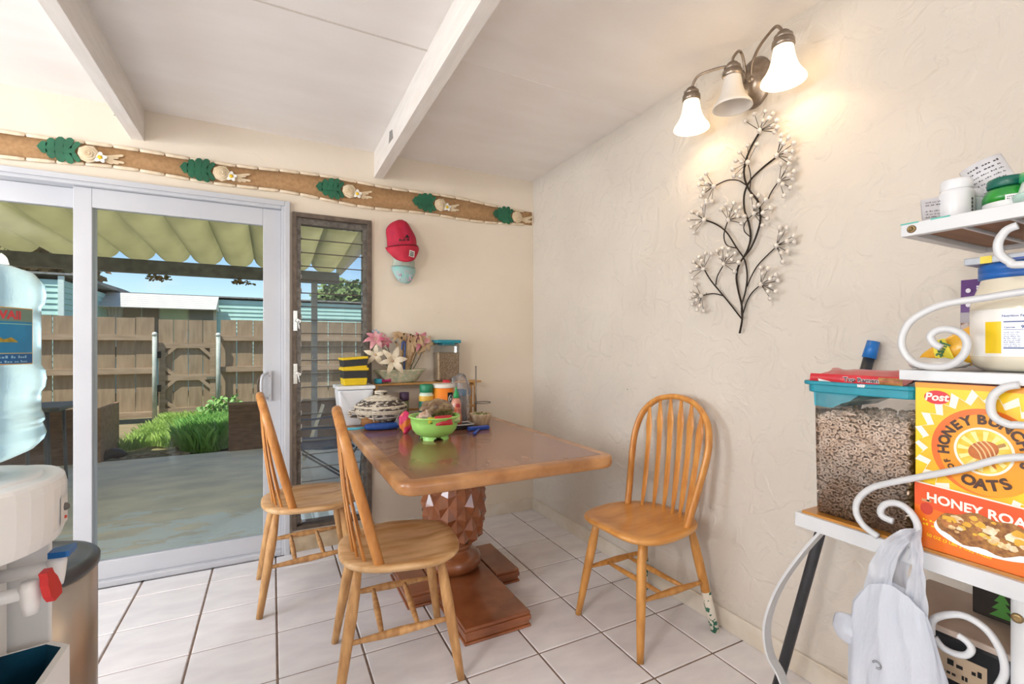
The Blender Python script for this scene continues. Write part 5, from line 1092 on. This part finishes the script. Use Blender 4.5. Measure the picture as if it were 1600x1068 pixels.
# ---- cereal box
BXF, BY0, BW, BH, BD = 1.182, .482, .27, .333, .10; BZ = CZ
t = thing('cereal_box', 'yellow and orange honey oat cereal box on the rack counter', 'cereal box', (BXF+BD/2, BY0-BW/2, BZ))
YEL = mat('#f6cf1c', '#f2c410', rough=.35, scale=4); ORG = mat('#e8741a', '#e2671a', rough=.35, scale=4); AMB = mat('#f0a01c', '#ee9616', rough=.35, scale=5); REDO = mat('#dd4a20', '#e4621c', rough=.35, scale=3); BRN = mat('#4a2a18', rough=.4); CRM = mat('#f4efe2', rough=.4)
m = MB().bb(BXF, BXF+BD, BY0-BW, BY0, BZ, BZ+BH, YEL); m.build('carton', t, world=True, bevel=.0015)
MB().bb(BXF+.001, BXF+BD, BY0-BW, BY0-.001, BZ+BH, BZ+BH+.0012, mat('#a9402a', '#8a2f26', rough=.4)).build('carton_top', t, world=True)
def BF(y, z, l): return (BXF-.0002-l*.00022, y, z)
def flat(mb, poly, l, mm): mb.add([BF(y, z, l) for y, z in poly], [tuple(range(len(poly)))], mm)
EC, EZ, ER, ERZ = .3775, 1.012, .0775, .0815
m = MB(); zr = .928
flat(m, [(BY0, BZ+BH), (BY0-BW, BZ+BH), (BY0-BW, BZ+BH-.010), (BY0, BZ+BH-.010)], 1, AMB)
def starp(ro, ri, k, l, mm, ph=0):
    pts = star(EC, EZ, ro, ri, k, ERZ/ER, ph); n_ = len(pts)
    vs = [BF(max(BY0-BW, min(BY0, y)), max(zr-.01, min(BZ+BH-.004, z)), l) for y, z in pts]+[BF(EC, EZ, l)]
    m.add(vs, [(i, (i+1) % n_, n_) for i in range(n_)], mm)
starp(.112, .092, 22, 1.5, CRM); starp(.100, .083, 22, 2, mat('#eab01c', '#f3c81c', rough=.35, scale=20), .07)
m.build('printed_sunburst', t, world=True)
m = MB(); flat(m, ell(EC, EZ, ER, ERZ, 56), 3, mat('#e4641c', '#e8801c', rough=.35, scale=6)); flat(m, ell(EC-.006, EZ-.004, ER*.915, ERZ*.93, 56), 4, AMB)
flat(m, ell(EC, EZ+.002, .0425, .0445, 48), 5, CRM); flat(m, ell(EC, EZ+.002, .0385, .0405, 48), 6, mat('#f0b81c', '#f7dc5a', rough=.35, scale=40))
for i in range(12):
    a = i*pi/6; flat(m, [(EC, EZ+.002), (EC+.037*cos(a), EZ+.002+.038*sin(a)), (EC+.037*cos(a+.22), EZ+.002+.038*sin(a+.22))], 6.5, mat('#f8e79a', rough=.4))
m.build('printed_roundel', t, world=True)
# honey dipper
m = MB(); ca, sa = cos(.5), sin(.5)
def dp(u, v): return (EC-(u*ca-v*sa), EZ+.004+(u*sa+v*ca))   # u to the right in the picture
flat(m, [dp(.017, -.003), dp(.034, -.003), dp(.034, .003), dp(.017, .003)], 7, mat('#b98a50', rough=.5))
flat(m, [dp(.0225*cos(2*pi*i/30), .0165*sin(2*pi*i/30)) for i in range(30)], 8, mat('#9a4a1c', '#c8702c', rough=.3, scale=30))
for k_ in range(4):
    u_ = -.010+.007*k_; hgt = .0165*sqrt(max(0, 1-(u_/.0225)**2)); flat(m, [dp(u_-.0012+.003*sin(pi*i/8), -hgt+2*hgt*i/8) for i in range(9)]+[dp(u_+.0012+.003*sin(pi*i/8), -hgt+2*hgt*i/8) for i in range(8, -1, -1)], 9, mat('#e8c48c', rough=.3))
flat(m, [dp(-.004, -.016), dp(-.001, -.034), dp(.002, -.036), dp(.004, -.015)], 8, mat('#c8761c', rough=.3)); m.build('printed_dipper', t, world=True)
m = MB()
def arc(txt, r, a_start, step, size, mm, flip=False):
    for i, ch in enumerate(txt):
        a = a_start-step*i        # picture angle, 0 = right, 90 = up
        cyy = EC-r*cos(a); czz = EZ+r*sin(a)*1.05; rot = a-pi/2 if not flip else a+pi/2
        if ch != ' ': m.text(ch, size, lambda x, y: BF(cyy-(x*cos(rot)-y*sin(rot)), czz+(x*sin(rot)+y*cos(rot)), 10), mm, .045)
arc('HONEY', .0575, radians(184), radians(17.5), .0235, BRN); arc('BUNCHES', .0575, radians(92), radians(17.5), .0235, BRN); arc('OF', .056, radians(217), radians(-15), .014, BRN) if 0 else arc('OF', .057, radians(216), radians(11), .013, BRN)
for i, ch in enumerate('OATS'):
    a = radians(249+17.5*i); cyy = EC-.0585*cos(a); czz = EZ+.0605*sin(a); rot = (a+pi/2)*1.0-2*pi; m.text(ch, .0265, lambda x, y: BF(cyy-(x*cos(rot)-y*sin(rot)), czz+(x*sin(rot)+y*cos(rot)), 10), BRN, .045)
tag(m.build('printed_lettering', t, world=True), label='dark brown lettering HONEY BUNCHES OF OATS')
m = MB(); flat(m, ell(.446, 1.1085, .0205, .0135, 32), 4, mat('#d8202c', rough=.35)); m.text('Post', .021, lambda x, y: BF(.446-x-y*.15, 1.1085+y-x*.0, 6), CRM, .03); tag(m.build('printed_logo', t, world=True), label='red oval logo reading Post in white')
m = MB(); flat(m, [(BY0, zr+.004), (BY0-BW, zr-.012), (BY0-BW, BZ), (BY0, BZ)], 11, REDO); flat(m, [(BY0, zr-.040), (BY0-BW, zr-.075), (BY0-BW, BZ), (BY0, BZ)], 11.4, ORG); flat(m, [(BY0, zr+.007), (BY0-BW, zr-.009), (BY0-BW, zr-.012), (BY0, zr+.004)], 11.5, mat('#f2ead8', rough=.4)); 
m.text('HONEY ROASTED', .0245, lambda x, y: BF(.4625-x, .906-x*.07+y, 13), CRM, .03, 'LEFT')
flat(m, ell(.462, .882, .0105, .012, 20), 12.5, mat('#c8402a', '#b8341f', rough=.3)); flat(m, [(.470, .896), (.454, .896), (.454, .901), (.470, .901)], 13, mat('#c89060')); m.text('50 OZ (3 LBS 2 OZ) 1.42kg', .0085, lambda x, y: BF(.462-x, .830-x*.10+y, 13), YEL, .02, 'LEFT'); m.words(0, .022, .858, .004, lambda x, y: BF(.468-x, y-x*.06, 13), YEL, 3); m.words(0, .026, .849, .005, lambda x, y: BF(.468-x, y-x*.06, 13), YEL, 4)
m.build('printed_banner', t, world=True)
m = MB(); cyp, czp = .372, .860
flat(m, ell(cyp, czp-.006, .078, .032, 40), 14, mat('#eef0f4', rough=.3)); 
flat(m, [(cyp+.074*cos(2*pi*i/40), czp+.002+(.032+.004*sin(i*5))*sin(2*pi*i/40)) for i in range(40)], 15, mat('#b07a3c', '#7a4a24', rough=.5, scale=120))
fl_c = [mat('#e2b23c', '#d29a2c', rough=.5, scale=60), mat('#ecd9a8', '#c89a5c', rough=.5, scale=120), mat('#9a5a2c', '#c08048', rough=.5, scale=120), mat('#e8c450', '#d8a83c', rough=.5, scale=70), mat('#f0e2c4', '#d8b888', rough=.5, scale=90)]
random.seed(11)
for i in range(46):
    a = random.random()*6.28; r_ = sqrt(random.random())*.85; y = cyp+.066*r_*cos(a); z = czp+.004+.028*r_*sin(a); s_ = random.uniform(.006, .013) if i < 20 else random.uniform(.003, .007)
    flat(m, [(y+s_*cos(q*.7)*(1+.15*sin(q*3+i)), z+s_*.72*sin(q*.7)*(1+.15*cos(q*2+i))) for q in range(9)], 16+i*.15, fl_c[i % 5])
m.build('printed_bowl', t, world=True)
# ---- noodle packet on the lid
RMN = mat('#cf2232', '#b81a28', rough=.3, scale=12, coat=.4)
LZ = zz1+.033
t = thing('noodle_packet', 'red noodle packet lying on the teal lid of the cereal container', 'noodle packet', (1.245, .600, LZ)); t.rotation_euler = (0, radians(-12), 0); t.scale = (1, .86, .9)
def rf(sgn):
    def g(u, v):
        y = (u-.5)*.235; x = (v-.5)*.12; b_ = min(1, (sin(pi*u)+.05))**.55*min(1, sin(pi*v)+.0)**.6; n_ = noise.noise(Vector((x*24, y*24, 3)))*.006+noise.noise(Vector((x*80, y*80, 7)))*.002
        return (x, y, .013+sgn*(.012*b_)+n_*(.4+abs(u-.5)*1.6))
    return g
m = MB().grid(rf(1), 30, 14, RMN).grid(rf(-1), 30, 14, mat('#dcd9d6', '#c9c4c0', rough=.35)); m.build('wrapper', t)
# front-facing lower side panel with words (the near long edge)
def side(u, v, l=0): return (-.058-.002*l*.1-.006*sin(pi*v), .1175-.235*u, .003+.030*v+.005*sin(u*9)*(1-v))
m = MB().grid(lambda u, v: side(.04+.92*u, v), 24, 5, RMN); m.build('side_panel', t)
m = MB().grid(lambda u, v: side(.76+.22*u, v*.9, 1), 8, 4, mat('#b58a4a', '#7a5424', rough=.5, scale=60, bump=.5)); m.build('noodle_picture', t)
m = MB().grid(lambda u, v: (lambda p: (p[0]-.001, p[1], p[2]))(side(.14+.28*u, v*(.55-.5*u), 1)), 8, 4, mat('#e6e2df', rough=.4)); m.build('white_panel', t)
m = MB().text('Top Ramen', .0175, lambda x, y: (-.0665, .1175-.235*.60-x, .0235+y*.85), mat('#f2ecea'), .075).text('Top Ramen', .0175, lambda x, y: (-.0672, .1175-.235*.60-x, .0235+y*.85), mat('#2a2036'), .025); m.text('BEEF', .009, lambda x, y: (-.0672, .1175-.235*.60-x, .0085+y), mat('#f2ecea'), .05); m.build('lettering', t)
# ---- mid shelf
JX, JY = 1.292, .358; MZ = ZM+.001
MAYO = mat('#e9e2cf', '#e2d9c2', rough=.18, scale=5, coat=.8); BLU = mat('#1f66b8', '#1a58a4', rough=.35)
t = thing('mayonnaise_jar', 'large jar of pale mayonnaise with blue lid on the middle rack shelf', 'jar', (JX, JY, MZ))
MB().lathe([(.055, 0), (.068, .008), (.0725, .025), (.0725, .125), (.071, .132), (.069, .14), (.058, .172), (.055, .185), (.055, .19)], MAYO, n=96).build('jar_body', t)
MB().lathe([(.058, .178), (.0605, .18), (.0605, .190), (.0595, .191), (.0605, .192), (.0605, .203), (.0575, .208), (1e-3, .209)], BLU, n=48).build('jar_lid', t)
def jl(u, v, l=0): a = radians(185)+u/.0727; return ((.0731+l*.00015)*cos(a), (.0731+l*.00015)*sin(a), v)
def jrect(m, u0_, u1_, v0, v1, mm, l): m.grid(lambda s_, t_: jl(u0_+(u1_-u0_)*s_, v0+(v1-v0)*t_, l), 32, 1, mm)
m = MB(); jrect(m, -.085, .14, .028, .118, mat('#f4f1ec', rough=.35), 1); jrect(m, -.038, -.013, .034, .094, mat('#f2cf1c', '#ecc414', rough=.35), 2); jrect(m, -.013, .0245, .030, .112, mat('#eef2fa', rough=.35), 2.5); jrect(m, .0265, .11, .034, .094, mat('#f2d21c', rough=.35), 2)
NV = mat('#2a4a8c', rough=.4)
for (v, h_) in ((.092, .0022), (.078, .0008), (.043, .0022)): jrect(m, -.010, .0215, v, v+h_, NV, 4)
m.text('Nutrition Facts', .0058, lambda x, y: jl(.0056+x, .104+y, 4), NV, .03); m.text('Calories', .0042, lambda x, y: jl(-.002+x, .0825+y, 4), NV, .03); m.text('90', .008, lambda x, y: jl(.0165+x, .083+y, 4), NV, .03)
for j in range(8): m.words(-.0095, .012, .0725-j*.0037, .0018, lambda x, y: jl(x, y, 4), mat('#5a70a8'), j); m.words(.016, .021, .0725-j*.0037, .0018, lambda x, y: jl(x, y, 4), mat('#5a70a8'), j+20)
m.text('U', .014, lambda x, y: jl(.036+x, .044+y, 4), NV, .05)
for j in range(5): m.words(.029, .055, .086-j*.006, .002, lambda x, y: jl(x, y, 4), mat('#7a6414'), j)
m.build('jar_label', t)
t = thing('flat_packet', 'flat blue and grey packet with yellow square lying on the jar lid', 'packet', (JX+.02, JY-.01, MZ+.210))
m = MB().box((0, 0, .007), (.13, .16, .014), mat('#a9b0bb', '#c9ccd0', rough=.4, scale=20)); m.build('packet_body', t, bevel=.002)
MB().bb(-.0662, -.0652, .038, .055, .000, .014, mat('#e6cf2a', rough=.4)).bb(-.0662, -.0652, -.08, .02, .001, .005, mat('#2a4a9c', rough=.4)).build('packet_print', t)
t = thing('purple_pouch', 'purple topped nut snack pouch standing at the back of the middle shelf', 'pouch', (1.475, .498-.02, MZ)); t.rotation_euler.z = radians(14)
PUR = mat('#5c2a78', '#4e2268', rough=.4, scale=12)
MB().grid(lambda u, v: (-.012*sin(pi*v)-.006*sin(pi*u), .032-.11*u, .205*v), 12, 14, mat('#a9a0a6', rough=.4)).grid(lambda u, v: (.012*sin(pi*v), .032-.11*u, .205*v), 12, 14, PUR).build('pouch_body', t)
def pf(u, v, l): return (-.012*sin(pi*v)-.006*sin(pi*u)-l, .032-.11*u, .205*v)
MB().grid(lambda u, v: pf(.01+.98*u, .62+.38*v, .0006), 8, 8, PUR).build('purple_band', t)
MB().grid(lambda u, v: pf(.01+.98*u, .08+.42*v, .0006), 8, 8, mat('#8a5a34', '#c9b8b0', rough=.5, scale=55, lo=.45, hi=.6)).build('nut_picture', t)
m = MB(); m.words(-.022, .022, -.004, .006, lambda x, y: (-.0175, .0-y, .172+x*.8), mat('#e8e2ec'), 2)
m.text('Chocolate', .011, lambda x, y: (-.0175, -.02-y, .172+x*.8), mat('#e8e2ec'), .02); m.words(-.02, .02, -.004, .006, lambda x, y: (-.0178, -.038-y, .168+x*.8), mat('#e8e2ec'), 5)
for z in (.145, .158, .178): m.prism(ell(.018, z, .0045, .0055, 12), lambda u, v, w: (-.015-w, u, v), 0, .0005, mat('#e8e2ec'))
m.build('lettering', t)
t = thing('yellow_bag', 'yellow orange snack bag with green lettering lying on the middle shelf', 'snack bag', (1.285, .452, MZ)); YO = mat('#f0ae30', '#f3c02a', rough=.35, scale=8, coat=.4)
def yb(sgn):
    def g(u, v):
        y = .062-.135*u; zt_ = .016+.078*min(1, u*1.3)**.8; b_ = sin(pi*min(max(u, .0), 1))**.4*sin(pi*v)**.5
        return (sgn*(.004+.020*b_)+.003*noise.noise(Vector((u*6, v*6, sgn))), y, .008+zt_*v)
    return g
MB().grid(yb(-1), 20, 12, YO).grid(yb(1), 20, 12, YO).build('bag_body', t)
m = MB()
def yl(y, z, l): return (-.0275-l, y, z)
q = [(.022, .020), (-.012, .012), (-.001, .072), (.026, .070)]
m.add([yl(y, z, 0) for y, z in [(.026, .024), (-.008, .016), (.010, .064), (.032, .058)]], [(0, 1, 2, 3)], mat('#ecdc1c', rough=.4))
a_ = radians(-112)
m.text('Just', .021, lambda x, y: yl(.013-(x*cos(a_)-y*sin(a_)), .040+(x*sin(a_)+y*cos(a_)), .0006), mat('#256a35', rough=.4), .04)
m.prism([(.046, .016), (.058, .012), (.03, .012), (.03, .018)], lambda u, v, w: yl(u, v, w), 0, .0005, mat('#e2571c')); m.build('bag_print', t)
tag(blob('white_packet', 'crumpled white packet lying at the left end of the middle shelf', 'packet', (1.225, .462, MZ), (.035, .05, .011), mat('#e3e1de', '#cfcac6', rough=.5, scale=20), .006, seed=21))
# ---- top shelf
SZ = ZT+.001
t = thing('paper_pouch', 'crumpled paper pouch with printed text at the end of the top shelf', 'pouch', (1.235, .468, SZ)); t.rotation_euler.z = radians(28)
MB().grid(lambda u, v: (-.006*sin(pi*v), (.020+.004*v)*(1-2*u), .056*v+.004*u*v), 8, 8, mat('#c9c7ca', '#b9b7bc', rough=.55, scale=20, bump=.4)).grid(lambda u, v: (.006+.006*sin(pi*v), (.020+.004*v)*(1-2*u), .056*v+.004*u*v), 8, 8, mat('#c9c7ca', '#b9b7bc', rough=.55, scale=20)).build('pouch_body', t)
m = MB(); GT = mat('#55535a')
for j in (0, 1, 3, 4, 5, 6): m.words(-.017, .017, .046-j*.0062, .0034 if j == 1 else .0022, lambda x, y: (-.0072-.0008*j*0, -x, y), GT, j)
m.build('printed_text', t)
PW = mat('#e9eaee', '#dfe1e6', rough=.3, scale=8, sss=.1)
t = jar('pill_bottle', 'large white pill bottle with ribbed cap on the top shelf', 'pill bottle', (1.253, .442, SZ), [('bottle_body', [(.026, 0), (.028, .003), (.028, .058), (.026, .064), (.023, .067)], PW)])
MB().lathe([(.0245, .066), (.025, .068), (.025, .084), (.0235, .087), (1e-3, .087)], PW, n=80, fn=lambda a, z: 1+(.01*sin(a*40) if z < .086 else 0)).build('bottle_cap', t)
m = MB(); 
for j in range(13): m.grid(lambda s_, t_: (.0282*cos(radians(252)+.16*s_+0), .0282*sin(radians(252)+.16*s_), .012+j*.0026+(.0008+.0009*(j % 3))*t_), 2, 1, BLACK)
m.build('barcode', t)
t = jar('pill_bottle', 'narrower white pill bottle half hidden behind the large one', 'pill bottle', (1.298, .438, SZ), [('bottle_body', [(.024, 0), (.026, .003), (.026, .048), (.022, .053)], mat('#cfd6d6', '#7fb0ae', rough=.35, scale=14)), ('bottle_cap', [(.023, .052), (.024, .054), (.024, .070), (1e-3, .071)], PW)])
t = jar('gummy_bottle', 'white bottle with dark green lid and green label on the top shelf', 'bottle', (1.262, .368, SZ), [('bottle_body', [(.034, 0), (.036, .004), (.036, .028), (.035, .034)], mat('#eceef0', rough=.3)), ('bottle_label', [(.0362, .022), (.036, .034), (.031, .046), (.026, .050)], mat('#2f9a34', '#1f7a4c', rough=.3, coat=.5)), ('bottle_cap', [(.028, .051), (.0295, .053), (.0295, .066), (.0275, .069), (1e-3, .069)], mat('#17695a', '#135c4e', rough=.35))])
m = MB().grid(lambda u, v: (.0366*cos(radians(190)+.75*u), .0366*sin(radians(190)+.75*u), .020+.011*v), 8, 1, mat('#eef0f2'))
m.words(-.011, .011, .0262, .0022, lambda x, y: (.0369*cos(radians(211)+x/.0366), .0369*sin(radians(211)+x/.0366), y), mat('#35393c'), 2); m.words(-.011, .011, .0222, .0022, lambda x, y: (.0369*cos(radians(211)+x/.0366), .0369*sin(radians(211)+x/.0366), y), mat('#35393c'), 3); m.build('white_sticker', t)
t = jar('mint_jar', 'pale jar with bright green lid at the right of the top shelf', 'jar', (1.235, .318, SZ), [('jar_body', [(.022, 0), (.026, .003), (.028, .03), (.024, .046)], mat('#dfeae4', rough=.3)), ('jar_lid', [(.026, .046), (.027, .048), (.027, .062), (1e-3, .063)], mat('#2fa86a', rough=.35))])
MB().lathe([(.028, .002), (.034, .012), (.036, .022), (.034, .024), (.026, .010)], mat('#bfe0d6', rough=.3), n=28).build('jar_collar', t)
t = thing('medicine_leaflet', 'rolled white printed leaflet leaning behind the green lidded bottle', 'leaflet', (1.34, .385, SZ+.012)); t.rotation_euler = (radians(-22), 0, radians(20))
MB().grid(lambda u, v: (.03*cos(pi*.9*u+pi*.55), .034*sin(pi*.9*u+pi*.55)-.0, .125*v), 14, 4, mat('#e6e6ea', '#d6d6dc', rough=.5)).build('paper_roll', t, solid=.001)
m = MB()
for j in range(9): m.words(-.024, .024, .112-j*.009, .0045 if j < 2 else .0028, lambda x, y: (.0308*cos(pi*1.0+(x+0)/.03), .0348*sin(pi*1.0+(x)/.03), y), mat('#4a4a52'), j)
m.build('printed_text', t)
# ---- white plastic carrier bag hanging from the scroll
BAGM = bpy.data.materials.new('thin_plastic'); BAGM.use_nodes = True; nt = BAGM.node_tree; N = nt.nodes; L = nt.links; b = N['Principled BSDF']; b.inputs['Base Color'].default_value = (.74, .78, .86, 1); b.inputs['Roughness'].default_value = .3
tlc = N.new('ShaderNodeBsdfTranslucent'); tlc.inputs[0].default_value = (.85, .88, .95, 1); tr = N.new('ShaderNodeBsdfTransparent'); m1 = N.new('ShaderNodeMixShader'); m1.inputs[0].default_value = .35; m2 = N.new('ShaderNodeMixShader'); m2.inputs[0].default_value = .10
L.new(b.outputs[0], m1.inputs[1]); L.new(tlc.outputs[0], m1.inputs[2]); L.new(m1.outputs[0], m2.inputs[1]); L.new(tr.outputs[0], m2.inputs[2]); L.new(m2.outputs[0], N['Material Output'].inputs[0])
nz = N.new('ShaderNodeTexNoise'); nz.inputs['Scale'].default_value = 26; nz.inputs['Detail'].default_value = 5; tc = N.new('ShaderNodeTexCoord'); mp = N.new('ShaderNodeMapping'); mp.inputs['Scale'].default_value = (1.6, 1.6, .5); L.new(tc.outputs['Object'], mp.inputs[0]); L.new(mp.outputs[0], nz.inputs['Vector']); bp = N.new('ShaderNodeBump'); bp.inputs['Strength'].default_value = .6; bp.inputs['Distance'].default_value = .012; L.new(nz.outputs[0], bp.inputs['Height']); L.new(bp.outputs[0], b.inputs['Normal'])
hk = W(1431, 822, 0, RX0-.006); XB = 1.128
t = thing('plastic_carrier_bag', 'white plastic carrier bag hanging by its handles from the white scroll', 'plastic bag', (XB, hk.y, .30))
L_ = [W(a, b_, 0, XB) for a, b_ in ((1352, 925), (1336, 955), (1332, 1000), (1331, 1040), (1330, 1068))]; R_2 = [W(a, b_, 0, XB) for a, b_ in ((1450, 925), (1460, 955), (1472, 1000), (1484, 1040), (1494, 1068))]
lv = [(L_[i].y, R_2[i].y, (L_[i].z+R_2[i].z)/2) for i in range(5)]; lv.append((lv[-1][0]+.003, lv[-1][1]-.01, lv[-1][2]-.07)); lv.append((lv[-1][0]-.02, lv[-1][1]+.02, lv[-1][2]-.05))
def body(u, v):
    q = v*(len(lv)-1); i = min(int(q), len(lv)-2); f_ = q-i; yl_, yr_, z = [lv[i][k]*(1-f_)+lv[i+1][k]*f_ for k in range(3)]
    a = 2*pi*u; cy_ = (yl_+yr_)/2; hw_ = abs(yl_-yr_)/2; dpt = .012+.038*min(1, v*1.6)
    pl = 1+.10*sin(a*7+v*3)*(1-.4*v)+.05*sin(a*13+5*v); n_ = noise.noise_vector(Vector((cos(a)*2, sin(a)*2, v*3)))*.006
    zz = z+.018*(1-v)**3*cos(a*2)
    return (XB-.006-dpt*cos(a)*pl+n_.x, cy_+hw_*sin(a)*(1+.02*sin(a*9))+n_.y, zz+n_.z)
MB().grid(body, 90, 36, BAGM, closed=True).build('bag_body', t, world=True)
def strip(pts, name, tw=1):
    p = smooth_pts([q[0] for q in pts], 6); ws = []
    for i in range(len(pts)-1): ws += [pts[i][1]+(pts[i+1][1]-pts[i][1])*k/6 for k in range(6)]
    ws.append(pts[-1][1]); n_ = len(p); cols = 9; vs = []
    for i, c in enumerate(p):
        t_ = (p[min(i+1, n_-1)]-p[max(i-1, 0)]).normalized(); s_ = Vector((0, t_.z, -t_.y)).normalized()
        for j in range(cols): x_ = (j/(cols-1)-.5)*2; vs.append(c+s_*ws[i]*x_+Vector((-.006*cos(x_*pi*2.5)*(1-.3*abs(x_))-.003*sin(x_*9+i), 0, 0)))
    return MB().add(vs, [(i*cols+j, i*cols+j+1, (i+1)*cols+j+1, (i+1)*cols+j) for i in range(n_-1) for j in range(cols-1)], BAGM, True).build(name, t, world=True)
Wb = lambda a, b_, dx=0: W(a, b_, 0, XB+dx)
strip([(Wb(1432, 833, .028), .010), (Wb(1412, 838, -.0), .013), (Wb(1390, 860), .017), (Wb(1376, 895), .022), (Wb(1372, 930), .026), (Wb(1378, 970), .03)], 'bag_handle')
strip([(Wb(1432, 830, .028), .010), (Wb(1432, 850), .010), (Wb(1434, 885), .009), (Wb(1432, 920), .016), (Wb(1428, 955), .024), (Wb(1425, 975), .03)], 'bag_handle')
strip([(Wb(1432, 830, .045), .010), (Wb(1420, 850, .04), .012), (Wb(1400, 890, .042), .022), (Wb(1402, 930, .042), .03), (Wb(1402, 970, .042), .04)], 'bag_handle')
m = MB().ball((0, 0, 0), 1, BAGM, 24); o = m.build('bag_fold', t); cpt = Wb(1334, 985, -.012)
for v in o.data.vertices: n_ = noise.noise_vector(v.co*1.5); v.co = Vector((v.co.x*.018, v.co.y*.040, v.co.z*.027*(1+.4*v.co.y)))+n_*.006+cpt-Vector((XB, hk.y, .30))
m = MB(); pq = Wb(1370, 1038, -.052)
for k_ in range(2): m.tube([pq+Vector((0, (.008-.002*k_)*cos(a), (.008-.003*k_)*sin(a))) for a in [2*pi*i/14 for i in range(12)]], .0005, BLACK, n=4)
m.build('bag_mark', t, world=True)
print('tris', sum(len(o.data.polygons)*2 for o in bpy.data.objects if o.type == 'MESH' and o.users_collection))

for o in bpy.data.objects:
    if o.parent is None and not o.get('group'):
        g = {'windsor_chair': 'bow back chairs around the table', 'metal_post': 'pale metal posts beside the garden gate', 'candy_packet': 'snack packets in the green bowl', 'pill_bottle': 'pill bottles on the top rack shelf', 'board_fence': 'brown fence sections behind the patio', 'baseball_cap': 'caps hung on the back wall', 'twig_sprig': 'twigs hanging under the patio beam'}.get(o.name.split('.')[0])
        if g: o['group'] = g
